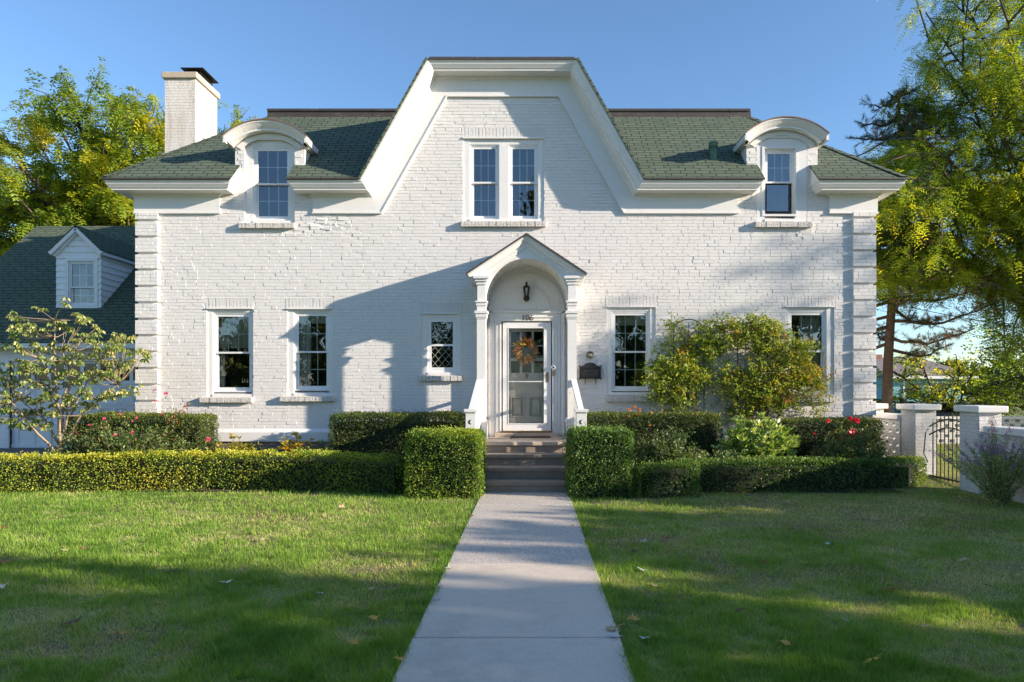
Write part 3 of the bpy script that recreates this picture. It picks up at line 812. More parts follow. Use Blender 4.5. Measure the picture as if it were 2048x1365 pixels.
w_, s = casing('w', 'A', (403, 507, 795, 805), sx=(424.5, 502.6, 625, 785)); sash_unit(w_, *s, PZ(705.5), .06, bot=None)
curtain(w_, s[0] + .05, s[1] - .05, PZ(696), PZ(628), .18, M['shade'], 5)
curtain(w_, s[0] + .05, s[0] + .18, PZ(778), PZ(700), .2, M['curtain'], 2)
w_, s = casing('w', 'B', (563, 670, 793, 803), sx=(587, 658, 624, 782)); sash_unit(w_, *s, PZ(704), .06)
curtain(w_, s[0] + .06, s[0] + .30, PZ(776), PZ(640), .2, M['curtain'], 4)
curtain(w_, s[0] + .06, s[1] - .08, PZ(646), PZ(627), .17, M['curtain'], 7)
w_, s = casing('w', 'C', (1212, 1310, 791, 804), sx=(1223, 1300.5, 622.5, 782.7)); sash_unit(w_, *s, PZ(704), .05)
curtain(w_, s[0] + .06, s[1] - .06, PZ(650), PZ(624), .17, M['shade'], 1)
w_, s = casing('w', 'D', (1577, 1670, 790, 804), sx=(1577, 1654, 622, 783)); sash_unit(w_, *s, PZ(703), .05)
curtain(w_, s[0] + .3, s[1] - .06, PZ(775), PZ(625), .2, M['shade'], 6)
# paired window in the gable
w_, s = casing('w', 'P', (923, 1091.6, 444, 455), sx=(939, 1076.5, 288.6, 439.7))
MB().box(PX(998.4), PX(1017), .02, .2, s[2] + .01, s[3]).obj('mullion', M['trim'], w_)
sash_unit(w_, s[0], PX(998.4), s[2], s[3], PZ(364), .06); sash_unit(w_, PX(1017), s[1], s[2], s[3], PZ(364), .06)
w_, s = casing('w', 'L', (481, 591, 447, 458), sx=(505, 580, 292, 440), lintel=False, y=.07); sash_unit(w_, *s, PZ(366.5), .07)
w_, s = casing('w', 'Rr', (1509, 1622, 445, 456), sx=(1529, 1590, 298, 430), lintel=False, y=.03); sash_unit(w_, *s, PZ(363.5), .06, darkbot=True)
frm = MB(); frame_ring(frm, PX(1524), PX(1595), PZ(433), PZ(294), .04, -.012, .0 ); frm.obj('window_casing', M['trim'], w_)
# leaded casement
w_, s = casing('w', 'E', (839, 924, 752, 762), sx=(855, 912, 637, 745))
m_ = MB(); frame_ring(m_, s[0], s[1], s[2], s[3], .07, .04, .09, tb=.10); m_.box(s[0] + .07, s[1] - .07, .045, .085, PZ(692.5), PZ(688.5)); m_.obj('sash', M['trim_clean'], w_)
gx0, gx1, g0, g1 = s[0] + .07, s[1] - .07, s[2] + .10, s[3] - .07
MB().add([(gx0, .075, g0), (gx1, .075, g0), (gx1, .075, g1), (gx0, .075, g1)], [(0, 1, 2, 3)]).obj('pane', M['glass'], w_)
m_ = MB(); stp = .145; asp = 1.15
for sg in (1, -1):
    for k in range(-12, 14):
        # line z = sg*asp*(x - cx) + c, clipped to the pane
        cx_ = (gx0 + gx1) / 2; c0 = g0 + k * stp * asp
        pts = []
        for x in (gx0, gx1):
            z = sg * asp * (x - gx0) + c0
            if g0 <= z <= g1: pts.append((x, z))
        for z in (g0, g1):
            x = gx0 + (z - c0) / (sg * asp)
            if gx0 < x < gx1: pts.append((x, z))
        if len(pts) >= 2: m_.bar((pts[0][0], .068 - .002 * sg, pts[0][1]), (pts[1][0], .068 - .002 * sg, pts[1][1]), .004, .009, up=(0, 1, 0))
m_.obj('leading', M['lead'], w_)

# ------------------------------------------------------------------ portico and front door
PC = -.095; SP = 3.454; RV = .79
port = MB()
face = [(PC - .93, SP - .0), (PC - .93, 3.93), (PC, 4.56), (PC + .93, 3.93), (PC + .93, SP), (PC + RV, SP)]
face += [(PC + RV * math.cos(a), SP + RV * math.sin(a)) for a in [math.pi * i / 28 for i in range(1, 28)]] + [(PC - RV, SP)]
port.poly_y(face[::-1], [], -.95, -.90)
portico = port.obj('portico', M['trim'], house)
PCR = [(0, 0), (.03, 0), (.04, .02), (.075, .035), (.10, .06), (.105, .085), (.15, .085), (.16, .10), (.19, .105), (.20, .125)]
MB().sweep([(PC - 1.12, -1.07, 3.93), (PC, -1.07, 4.67), (PC + 1.12, -1.07, 3.93)], PCR).obj('raking_cornice', M['trim'], portico)
for sg in (-1, 1):
    x0, x1 = PC + sg * 1.12, PC
    d = Vector((x1 - x0, 0, .74)).normalized(); n_ = Vector((-d.z * (1 if sg < 0 else -1), 0, abs(d.x)))
    a0, a1 = Vector((x0, 0, 3.93)) - d * .02, Vector((x1, 0, 4.67))
    q = [a0, a1, a1 + Vector((0, 0, .035)), a0 + n_ * .03]
    m_ = MB(); V = [(p.x, -1.10, p.z) for p in q] + [(p.x, -.001, p.z) for p in q]
    m_.add(V, [(0, 1, 2, 3), (7, 6, 5, 4), (3, 2, 6, 7), (0, 4, 5, 1), (0, 3, 7, 4)]).obj('portico_roof', M['edge'], portico)
    # boxed eave under each slope
    q = [a0 + Vector((0, 0, -.004)), a1 + Vector((0, 0, -.004)), a1 - Vector((0, 0, .17)), a0 - n_ * .13 + d * .10, a0 - n_ * .05]
    m_ = MB(); V = [(p.x, -.94, p.z) for p in q] + [(p.x, -.001, p.z) for p in q]
    m_.add(V, [(0, 1, 2, 3, 4), (9, 8, 7, 6, 5), (0, 5, 6, 1), (2, 7, 8, 3), (3, 8, 9, 4), (4, 9, 5, 0)]).obj('eave_box', M['trim'], portico)
# barrel vault of narrow boards
m_ = MB(); nb = 44
for i in range(nb):
    a, b = math.pi * i / nb, math.pi * (i + .90) / nb; c = math.pi * (i + 1) / nb
    pa, pb, pc = [(PC + RV * math.cos(t) * k, SP + RV * math.sin(t) * k) for t, k in ((a, 1), (b, 1), (c, 1))]
    pm = (PC + (RV + .008) * math.cos((b + c) / 2), SP + (RV + .008) * math.sin((b + c) / 2))
    for (p, q) in ((pa, pb), (pb, pm), (pm, pc)):
        m_.add([(p[0], -.90, p[1]), (q[0], -.90, q[1]), (q[0], -.002, q[1]), (p[0], -.002, p[1])], [(0, 1, 2, 3)])
m_.obj('barrel_vault', M['trim'], portico)
# columns: square posts with capitals and neck mouldings
def post(x0, x1, y0, y1, full=True):
    m_ = MB(); z0 = .78
    def ring(za, zb_, e_): m_.box(x0 - e_, x1 + e_, y0 - e_, y1 + e_ * (1 if full else 0), za, zb_)
    ring(z0, 1.12, .025); ring(1.12, 1.15, .045); ring(1.15, 1.18, .02)
    ring(1.18, 3.09, 0); ring(3.09, 3.12, .012); ring(3.12, 3.19, .022); ring(3.19, 3.24, .04); ring(3.24, 3.34, .0); ring(3.34, 3.40, .012); ring(3.40, 3.43, .03)
    ring(3.43, 3.74, -.008); ring(3.74, 3.80, .01); ring(3.80, 3.85, .035); ring(3.85, 3.90, .065)
    m_.obj('column', M['trim'], portico)
post(PC - .945, PC - .775, -1.0, -.83); post(PC + .785, PC + .955, -1.0, -.83)
post(PC - .945, PC - .82, -.17, -.002, False); post(PC + .83, PC + .955, -.17, -.002, False)
# side beams with curved corners
for x0, x1 in ((PC - .93, PC - .80), (PC + .81, PC + .94)):
    prof = [(-.83, 3.42), (-.83, 3.92), (-.17, 3.92), (-.17, 3.42)] + [(-.17 - .13 * (1 - math.cos(t)), 3.42 + .12 * math.sin(t)) for t in (.4, .8, 1.2, 1.57)] + [(-.83 + .13 * (1 - math.cos(t)), 3.42 + .12 * math.sin(t)) for t in (1.57, 1.2, .8, .4)]
    m_ = MB(); n_ = len(prof); V = [(x0, p[0], p[1]) for p in prof] + [(x1, p[0], p[1]) for p in prof]
    tri = tessellate_polygon([[Vector((p[0], p[1], 0)) for p in prof]])
    m_.add(V, [t for t in tri] + [tuple(i + n_ for i in t) for t in tri] + [(i, (i + 1) % n_, (i + 1) % n_ + n_, i + n_) for i in range(n_)])
    m_.obj('side_beam', M['trim'], portico)
# wall panel inside the arch
DC = PX(1053.5)
pan = MB().poly_y([(DC - .66, .78), (DC - .66, PZ(627)), (DC + .68, PZ(627)), (DC + .68, .78), (DC + .52, .78), (DC + .52, PZ(644)), (DC - .52, PZ(644)), (DC - .52, .78)][::-1], [], -.07, -.002)
for e_ in (.53, .60): pan.box(DC - e_ - .018, DC - e_, -.088, -.0705, .78, PZ(644) + (e_ - .52)).box(DC + e_, DC + e_ + .018, -.088, -.0705, .78, PZ(644) + (e_ - .52)).box(DC - e_ - .018, DC + e_ + .018, -.088, -.0705, PZ(644) + (e_ - .52), PZ(644) + (e_ - .52) + .018)
pan.box(DC - .69, DC + .71, -.11, -.002, PZ(627), PZ(627) + .035)
pan.box(DC - .76, DC - .665, -.05, -.002, .78, PZ(627)).box(DC + .685, DC + .77, -.05, -.002, .78, PZ(627))
dcase = pan.obj('door_casing', M['trim'], house)
lun = MB(); zc = PZ(616) - .035
hp = lambda r, n_=24, z0=zc: [(DC + r * math.cos(math.pi * i / n_), z0 + r * math.sin(math.pi * i / n_)) for i in range(n_ + 1)]
lun.poly_y(hp(.775, 24, PZ(627) + .036), [], -.03, -.003)
for ro, ri in ((.70, .66), (.48, .455)):
    zz = PZ(627) + .036 if ro > .6 else zc + .02
    lun.poly_y(hp(ro, 24, zz) + hp(ri, 24, zz)[::-1], [], -.048, -.0305)
lun.box(DC - .48, DC + .48, -.046, -.0305, zc - .008, zc + .018)
lun.obj('arched_panel', M['trim'], dcase)
text_mb('106', .15, .004, DC + .015, -.092, PZ(641.5), 1.15).obj('house_number', M['numeral'], dcase)
# storm door
SX0, SX1, SZ0, SZ1 = PX(1006), PX(1102), .90, PZ(646)
gx0, gx1, gz0, gz1 = PX(1017.5), PX(1087.6), PZ(847), PZ(657.5)
m_ = MB(); m_.box(SX0, gx0, -.055, -.01, SZ0, SZ1).box(gx1, SX1, -.055, -.01, SZ0, SZ1).box(gx0, gx1, -.055, -.01, SZ0, gz0).box(gx0, gx1, -.055, -.01, gz1, SZ1).box(gx0, gx1, -.05, -.02, PZ(764.5), PZ(762.8))
frame_ring(m_, gx0 - .015, gx1 + .015, gz0 - .015, gz1 + .015, .015, -.062, -.0555)
storm = m_.obj('storm_door', M['trim_clean'], house)
MB().add([(gx0, -.033, gz0), (gx1, -.033, gz0), (gx1, -.033, gz1), (gx0, -.033, gz1)], [(0, 1, 2, 3)]).obj('pane', M['storm_glass'], storm)
MB().box(PX(1092.5), PX(1097), -.062, -.0555, PZ(765), PZ(745)).bar((PX(1094), -.085, PZ(752)), (PX(1086), -.09, PZ(752)), .02, .012).bar((PX(1095), -.06, PZ(755)), (PX(1095), -.10, PZ(755)), .012, .012).obj('door_handle', M['brass'], storm)
MB().box(SX0 - .03, SX1 + .03, -.13, .1, .86, .899).obj('threshold', M['brass'], house)
# inner door
ix0, ix1, iz0, iz1, y0, y1 = DC - .50, DC + .50, .90, PZ(650), .10, .145
lx = [(PX(1021.5), PX(1039.5)), (PX(1044.3), PX(1063)), (PX(1067.7), PX(1086))]
lz = [(PZ(690), PZ(663)), (PZ(716.5), PZ(692.5)), (PZ(746), PZ(722))]
hs = [rect(a, b, c, d) for a, b in lx for c, d in lz]
pn = [(PX(1021.5), PX(1048.5)), (PX(1057.5), PX(1085.5))]
hs += [rect(a, b, PZ(835), PZ(794)) for a, b in pn]
dr = MB().poly_y(rect(ix0, ix1, iz0, iz1), hs, y0, y1 + .02).obj('front_door', M['trim_grey'], house)
for a, b in pn:
    m_ = MB().box(a, b, y0 + .05, y1 + .015, PZ(835), PZ(794)); frame_ring(m_, a + .0, b - .0, PZ(835), PZ(794), .022, y0 - .018, y0 + .0495); m_.box(a + .07, b - .07, y0 + .004, y0 + .0495, PZ(835) + .055, PZ(794) - .055)
    m_.obj('door_panel', M['trim_grey'], dr)
MB().add([(lx[0][0], .125, lz[2][0]), (lx[2][1], .125, lz[2][0]), (lx[2][1], .125, lz[0][1]), (lx[0][0], .125, lz[0][1])], [(0, 1, 2, 3)]).obj('pane', M['storm_glass'], dr)
k = MB().lathe((DC, .095, PZ(751)), [(.0, -.04), (.025, -.035), (.035, -.015), (.036, 0)], 12, 'y').lathe((DC, .09, PZ(756.5)), [(0, -.02), (.018, -.015), (.02, 0)], 8, 'y')
k.obj('door_knocker', M['brass'], dr)
MB().lathe((PX(1107), -.09, PZ(735.5)), [(0, -.035), (.03, -.03), (.045, -.01), (.05, 0)], 14, 'y').obj('doorbell_camera', M['trim_clean'], dcase)
MB().lathe((PX(1107), -.126, PZ(735.5)), [(0, -.006), (.018, -.004), (.02, 0)], 12, 'y').obj('camera_lens', M['iron'], dcase)
MB().box(PX(1105), PX(1109), -.10, -.0885, PZ(752), PZ(742.5)).obj('lock_plate', M['brass'], dcase)

# ------------------------------------------------------------------ steps with railings
steps = thing('front_steps', (PC, -1.8, 0), 'bluestone front steps with white side rails leading up to the door', 'steps')
nos = [(-2.56, .195), (-2.20, .39), (-1.83, .585), (-1.46, .78)]
SX = (-.99, .80)
for i, (y, z) in enumerate(nos):
    yb = nos[i + 1][0] + .05 if i < 3 else -.14
    MB().box(SX[0] + .02, SX[1] - .02, y + .035, yb, z - .195 if i else -.05, z - .072).obj('riser', M['step'], steps)
    MB().box(SX[0], SX[1], y, yb, z - .07, z).obj('tread', M['step_top'] if i == 3 else M['step'], steps, bevel=.012)
MB().box(SX[0] + .05, SX[1] - .05, -.75, -.14, -.05, .70).obj('landing_base', M['step'], steps)
MB().box(PX(990), PX(1118), -.135, .1, .70, .858).obj('door_step', M['step_top'], steps, bevel=.01)
for sg in (-1, 1):
    nx_ = PC + sg * .975 ; px_ = PC + sg * .90
    m_ = MB().box(nx_ - .09, nx_ + .09, -2.0, -1.82, .18, 1.345).box(nx_ - .115, nx_ + .115, -2.025, -1.795, 1.345, 1.395).box(nx_ - .10, nx_ + .10, -2.01, -1.81, 1.325, 1.345)
    nw = m_.obj('newel_post', M['trim'], steps, bevel=.004)
    # flat dark crescent on the newel, its colour standing for shade inside a cut-out
    cz, r = 1.17, .040
    A_ = [(nx_ + r * math.cos(t), cz + r * math.sin(t)) for t in [math.radians(60 + 240 * i / 14) for i in range(15)]]
    B_ = [(nx_ + .022 + r * .86 * math.cos(t), cz + r * .86 * math.sin(t)) for t in [math.radians(284 - 208 * i / 14) for i in range(15)]]
    MB().poly_y((A_ + B_)[::-1] if False else (A_ + B_), [], -2.0035, -1.9995).obj('crescent_shade_plate', M['iron'], nw)
    a = Vector((px_, -1.0, 1.91)); b = Vector((nx_, -1.84, 1.375))
    m_ = MB().bar(a, b, .10, .055).bar(a + Vector((0, 0, -.05)), b + Vector((0, 0, -.05)), .06, .06)
    m_.bar(a + Vector((0, 0, -.78)), b + Vector((0, 0, -.78)), .055, .07)
    m_.obj('handrail', M['trim'], steps)
    for i in range(6):
        p = a.lerp(b, (i + .6) / 6.4); MB().box(p.x - .02, p.x + .02, p.y - .035, p.y + .035, p.z - .80, p.z - .06).obj('baluster', M['trim'], steps)
    # short level rail between column and wall
    MB().box(px_ - .03, px_ + .03, -.83, -.17, 1.62, 1.68).obj('side_rail', M['trim'], steps)
# ------------------------------------------------------------------ small things on the facade
L = thing('wall_lantern', (DC, -.05, PZ(600)), 'small dark bronze carriage lantern on the white arched panel above the door', 'lantern')
lx_, lz_ = PX(1053, 13.85), PZ(585, 13.85)
MB().lathe((lx_, -.15, lz_ - .12), [(.0, -.05), (.035, -.04), (.05, 0), (.045, .03), (.02, .04), (.035, .05)], 12).lathe((lx_, -.05, lz_ - .11), [(.0, -.02), (.06, -.012), (.065, 0)], 14, 'y').bar((lx_, -.05, lz_ - .12), (lx_, -.15, lz_ - .12), .03, .03).obj('bracket', M['bronze'], L)
m_ = MB()
for k in range(6):
    a = math.pi / 3 * k; m_.bar((lx_ + .038 * math.cos(a), -.15 + .038 * math.sin(a), lz_ - .08), (lx_ + .062 * math.cos(a), -.15 + .062 * math.sin(a), lz_ + .09), .012, .012, up=(1, .2, 0))
m_.obj('cage', M['bronze'], L)
MB().lathe((lx_, -.15, lz_ + .09), [(.075, 0), (.072, .012), (.045, .045), (.02, .06), (.015, .075), (.028, .085), (.02, .105), (.006, .13)], 12).obj('cap', M['bronze'], L)
MB().lathe((lx_, -.15, lz_ - .08), [(.034, 0), (.056, .165)], 6).obj('lantern_glass', M['glass'], L)
MB().lathe((lx_, -.15, lz_ - .07), [(.012, 0), (.012, .07), (.004, .1)], 8).obj('bulb', M['trim_clean'], L)

P_ = thing('number_plaque', (PX(1180), -.02, PZ(710)), 'round black plaque numbered 106 on the brick above the mailbox', 'plaque')
px_, pz_ = PX(1180), PZ(710.3)
MB().lathe((px_, 0, pz_), [(0, -.052), (.072, -.052), (.078, -.04), (.078, -.005)], 28, 'y').obj('plaque_disc', M['iron'], P_)
text_mb('106', .085, .003, px_, -.055, pz_ - .030, .82).obj('numerals', M['gold'], P_)
ring = MB()
for k in range(28):
    a, b = 2 * math.pi * k / 28, 2 * math.pi * (k + 1) / 28
    ring.bar((px_ + .068 * math.cos(a), -.053, pz_ + .068 * math.sin(a)), (px_ + .068 * math.cos(b), -.053, pz_ + .068 * math.sin(b)), .004, .003, up=(0, 1, 0))
ring.obj('plaque_rim', M['gold'], P_)

X = thing('mailbox', (PX(1180), -.06, PZ(760)), 'black cast metal mailbox with scrolled top on the wall right of the door', 'mailbox')
mx0, mx1, mz0, mz1 = PX(1158), PX(1201), PZ(758), PZ(732)
bx = MB().box(mx0 + .012, mx1 - .012, -.115, -.003, mz0 + .01, mz1 - .01).obj('box', M['iron'], X, bevel=.02)
cz_ = [(PX(1158) + .0, mz1 - .015), (mx0 + .1, mz1 + .0), (mx0 + .14, mz1 + .035)] + [((mx0 + mx1) / 2 + .085 * math.cos(t), mz1 + .03 + .04 * math.sin(t)) for t in [math.pi * (1 - i / 8) for i in range(9)]] + [(mx1 - .14, mz1 + .035), (mx1 - .1, mz1), (mx1, mz1 - .015), (mx1, mz1 - .04), (mx0, mz1 - .04)]
cz_ = [(mx0, mz1 - .02), (mx0 + .09, mz1 + .0)] + [((mx0 + mx1) / 2 + .125 * math.cos(t), mz1 + .0 + .062 * math.sin(t)) for t in [math.pi * (1 - i / 10) for i in range(11)]] + [(mx1 - .09, mz1), (mx1, mz1 - .02), (mx1, mz1 - .05), (mx0, mz1 - .05)]
MB().poly_y(cz_[::-1], [], -.122, -.09).obj('crest', M['iron'], bx)
m_ = MB(); frame_ring(m_, mx0, mx1, mz0 - .005, mz1 - .02, .022, -.125, -.10)
for a in (mx0, mx1):
    for b in (mz0 - .003, mz1 - .012): m_.lathe((a, -.112, b), [(.0, -.02), (.016, -.014), (.02, 0), (.016, .012)], 8, 'y')
m_.obj('scroll_frame', M['iron'], bx)
m_ = MB()
cxm = (mx0 + mx1) / 2; czm = (mz0 + mz1) / 2
for i in range(18):   # raised leaf scrolls on the lid
    t = i / 17; a = (t - .5) * .28
    m_.lathe((cxm + a, -.118, czm + .06 - .045 * math.cos(t * 12.5)), [(0, -.008), (.009, 0)], 6, 'y')
m_.obj('relief', M['iron'], bx)
text_mb('106', .055, .002, mx1 - .085, -.119, mz0 + .045, .9).obj('raised_number', M['iron'], bx)
MB().box(mx0 + .0235, mx1 - .0235, -.121, -.1155, czm - .018, czm - .008).obj('lid_edge', M['iron'], bx)
m_ = MB()
for a in (PX(1170), PX(1191)): m_.tube([(a, -.03, mz0), (a, -.05, mz0 - .09), (a + .0, -.075, mz0 - .115), (a, -.095, mz0 - .10)], .008, 6)
m_.obj('newspaper_hook', M['iron'], X)

mt = MB().box(PX(1020, 13.5), PX(1101, 13.5), -.52, -.17, .782, .80).obj('doormat', M['mat'], bevel=.004); tag(mt, 'dark brown coir doormat on the landing below the storm door', 'doormat')

Wt = thing('wreath', (PX(1052, 14.06), .08, PZ(704)), 'autumn wreath of orange berries and grasses hung on the glazed front door', 'wreath')
wc = np.array([PX(1051.5, 14.06), .040, PZ(703, 14.06)])
n_ = 900; a = R.random(n_) * 2 * np.pi; r0 = .135 + R.normal(size=n_) * .028
Pn = wc + np.stack([r0 * np.cos(a), R.normal(size=n_) * .012, r0 * np.sin(a)], 1)
D_ = np.stack([np.cos(a) - .9 * np.sin(a), -.25 + R.normal(size=n_) * .35, np.sin(a) + .9 * np.cos(a)], 1) + R.normal(size=(n_, 3)) * .35
V, Fa = leaves(Pn, D_, R.uniform(.06, .16, n_), R.uniform(.014, .03, n_))
np_mesh('sprigs', V, Fa, M['wreath'], np.clip(fnoise(a * 2.5, a * 0, 1) * 1.5 - .3 + R.normal(size=n_) * .2, 0, 1), Wt)
m_ = MB()
ringp = [(wc[0] + .13 * math.cos(t), .07, wc[2] + .13 * math.sin(t)) for t in [2 * math.pi * i / 20 for i in range(21)]]
m_.tube(ringp, .012, 6); m_.tube([(wc[0], .09, PZ(664, 14.08)), (wc[0], .075, wc[2] + .12)], .004, 5).obj('twig_ring', M['bark_tan'], Wt)

# ------------------------------------------------------------------ chimney: a thing standing against the left wall -> part of the house
cx0, cx1, cy0, cy1 = PX(330, 16), PX(391, 16), 2.0, 3.1
ct = PZ(158, 16)
ch = MB().box(cx0, cx1, cy0, cy1, .3, ct).obj('chimney', M['chimney'], house)
MB().box(cx0 - .055, cx1 + .055, cy0 - .055, cy1 + .06, ct + .001, ct + .145).obj('chimney_cap', M['stone_cap'], ch, bevel=.015)
zc_ = ct + .145; fx0, fx1, fy0, fy1 = cx0 + .40, cx1 - .0, cy0 + .25, cy1 - .25
m_ = MB()
for i in range(12):
    u = fx0 + (fx1 - fx0) * i / 11; m_.box(u - .004, u + .004, fy0, fy0 + .008, zc_, zc_ + .17); m_.box(u - .004, u + .004, fy1 - .008, fy1, zc_, zc_ + .17)
for i in range(16):
    u = fy0 + .02 + (fy1 - fy0 - .04) * i / 15; m_.box(fx0, fx0 + .008, u - .004, u + .004, zc_, zc_ + .17); m_.box(fx1 - .008, fx1, u - .004, u + .004, zc_, zc_ + .17)
m_.box(fx0 + .04, fx1 - .04, fy0 + .04, fy1 - .04, zc_, zc_ + .10).obj('flue_screen', M['iron'], ch)
ex = .11
MB().add([(fx0 - ex, fy0 - ex, zc_ + .17), (fx1 + ex, fy0 - ex, zc_ + .17), (fx1 + ex, fy1 + ex, zc_ + .17), (fx0 - ex, fy1 + ex, zc_ + .17),
          (fx0 - ex, fy0 - ex, zc_ + .185), (fx1 + ex, fy0 - ex, zc_ + .185), (fx1 + ex, fy1 + ex, zc_ + .185), (fx0 - ex, fy1 + ex, zc_ + .185),
          (fx0 + .12, fy0 + .12, zc_ + .235), (fx1 - .12, fy0 + .12, zc_ + .235), (fx1 - .12, fy1 - .12, zc_ + .235), (fx0 + .12, fy1 - .12, zc_ + .235)],
         [(0, 3, 2, 1), (0, 1, 5, 4), (1, 2, 6, 5), (2, 3, 7, 6), (3, 0, 4, 7), (4, 5, 9, 8), (5, 6, 10, 9), (6, 7, 11, 10), (7, 4, 8, 11), (8, 9, 10, 11)]).obj('flue_hood', M['iron'], ch)

# ------------------------------------------------------------------ garage
gar = thing('garage', (-11, 2, .36), 'white clapboard garage with green shingle roof and one gabled dormer, left of the brick house', 'garage')
GX0, GX1, GY = -14.2, XL - .0, 2.0
EVY, EVZ, GS = 1.72, 3.04, .86
RGY, RGZ = 6.0, 3.04 + .86 * (6.0 - 2.0) + .0
zg = lambda x, y: EVZ - .24 + GS * (y - EVY) + .04
def claps(m_, fn, z0, z1, e=.19, y=0.0, axis='y'):
    """clapboards: fn(z) -> (a,b) extent; sloping faces thick at the lower edge"""
    z = z0
    while z < z1 - .01:
        zt = min(z + e, z1); a0, b0 = fn(z); a1, b1 = fn(zt)
        for (u0, u1, v0, v1) in ((a0, b0, a1, b1),):
            if axis == 'y': m_.add([(u0, y - .028, z), (u1, y - .028, z), (v1, y - .004, zt), (v0, y - .004, zt), (u0, y - .004, z), (u1, y - .004, z)], [(0, 1, 2, 3), (0, 4, 5, 1)])
            else: m_.add([(y + .028, u0, z), (y + .028, u1, z), (y + .004, v1, zt), (y + .004, v0, zt), (y + .004, u0, z), (y + .004, u1, z)], [(0, 1, 2, 3), (0, 4, 5, 1)])
        z = zt
GDX0, GDX1, GDZ1 = PX(20, 16), -8.6, PZ(722, 16)
m_ = MB().poly_y([(GX0, .2), (GDX0 - .0, .2), (GDX0, GDZ1), (GDX1, GDZ1), (GDX1, .2), (GX1 + .6, .2), (GX1 + .6, 2.85), (GX0, 2.85)], [], GY, GY + .15)
m_.box(GX0, GX0 + .15, GY + .151, 10, .2, 2.85).box(GX1 + .45, GX1 + .6, 3.3, 10, .2, 2.85).box(GX0 + .151, GX1 + .45, 9.85, 10, .2, 2.85)
claps(m_, lambda z: (GX0, GX1 + .6), GDZ1 + .12, 2.85, .19, GY - .001)
claps(m_, lambda z: (GX0, GDX0 - .14), .36, GDZ1 + .12, .19, GY - .001)
m_.obj('wall', M['siding'], gar)
m_ = MB().box(GDX0 - .14, GDX0, GY - .045, GY + .1, .36, GDZ1 + .12).box(GDX0, GDX1, GY - .045, GY + .1, GDZ1, GDZ1 + .12).box(GDX0 - .16, GDX1, GY - .065, GY - .0455, GDZ1 + .10, GDZ1 + .135)
m_.obj('door_trim', M['siding'], gar)
gd = MB().box(GDX0, GDX1, GY + .06, GY + .10, .37, GDZ1)
# sectional door: raised rails and stiles leave panels recessed
sec = [(.37, .86), (.875, 1.355), (1.37, 1.85), (1.865, GDZ1)]
pitch = .385; x_first = PX(35, 16) - .045
for (a, b) in sec[:3]:
    gd.box(GDX0, GDX1, GY + .035, GY + .0595, a, a + .07).box(GDX0, GDX1, GY + .035, GY + .0595, b - .07, b)
    x = x_first
    while x < GDX1:
        gd.box(x - .04, x + .04, GY + .035, GY + .0595, a + .07, b - .07); x += pitch
(a, b) = sec[3]
gd.box(GDX0, GDX1, GY + .035, GY + .0595, a, a + .08).box(GDX0, GDX1, GY + .035, GY + .0595, b - .06, b)
x = x_first; gdo = None; wins = []
while x < GDX1:
    gd.box(x - .04, x + .04, GY + .035, GY + .0595, a + .08, b - .06); wins.append((x + .04, x + pitch - .04)); x += pitch
gdo = gd.obj('garage_door', M['siding'], gar)
for (u, v) in wins[:-1]:
    MB().box(u, v, GY + .052, GY + .0585, a + .08, b - .06).obj('window', M['dkglass'], gdo)
# roof
m_ = MB().poly_z([(GX0 - .3, EVY - .05), (GX1 + .6, EVY - .05), (GX1 + .6, RGY), (GX0 - .3, RGY)], zg, .05)
m_.poly_z([(GX0 - .3, RGY), (GX1 + .6, RGY), (GX1 + .6, 10.3), (GX0 - .3, 10.3)], lambda x, y: zg(x, 2 * RGY - y), .05)
gr = m_.obj('roof', M['shingle_garage'], gar)
ge = zg(0, EVY)
MB().box(GX0 - .3, GX1 + .05, EVY - .09, EVY - .03, ge - .16, ge - .045).box(GX0 - .3, GX1 + .05, EVY - .029, GY - .03, ge - .17, ge - .15).obj('gutter', M['trim_clean'], gar, bevel=.01)
zgl, zgh = zg(0, GY + .1), zg(0, RGY)
m_ = MB().poly_y([(0, 0), (1, 0), (1, 1)], [], 0, .01)
m_ = MB(); m_.add([(GX0, GY, 2.8), (GX0, 10, 2.8), (GX0, RGY, zgh - .08), (GX0 + .1, GY, 2.8), (GX0 + .1, 10, 2.8), (GX0 + .1, RGY, zgh - .08)], [(0, 2, 1), (3, 4, 5), (0, 1, 4, 3), (0, 3, 5, 2), (1, 2, 5, 4)]).obj('gable_wall', M['siding'], gar)
m_ = MB(); m_.bar((GX0 - .28, EVY, zg(0, EVY) - .12), (GX0 - .28, RGY, zgh - .12), .03, .16).obj('rake_board', M['siding'], gar)
# garage dormer
DY = 2.8
dx0, dx1 = PX(115, 16.8), PX(202, 16.8); dc = (dx0 + dx1) / 2; hz = PZ(500, 16.8); az = PZ(453, 16.7) - .06
wx0, wx1, wz0, wz1 = PX(134, 16.8), PX(196, 16.8), PZ(617, 16.8), PZ(519, 16.8)
m_ = MB().poly_y([(dx0, 3.4), (dx1, 3.4), (dx1, hz), (dc, az), (dx0, hz)], [rect(wx0 + .02, wx1 - .02, wz0 + .02, wz1 - .02)], DY, DY + .1)
zb0 = zg(0, DY) - .02
slope_d = (az - hz) / (dc - dx0)
claps(m_, lambda z: (dx0 - .02, wx0 - .015), zb0, wz1 + .02, .15, DY); claps(m_, lambda z: (wx1 + .015, dx1 + .02), zb0, wz1 + .02, .15, DY)
claps(m_, lambda z: ((dx0 - .02, dx1 + .02) if z <= hz else (dc - (az - z) / slope_d, dc + (az - z) / slope_d)), wz1 + .02, az - .05, .15, DY)
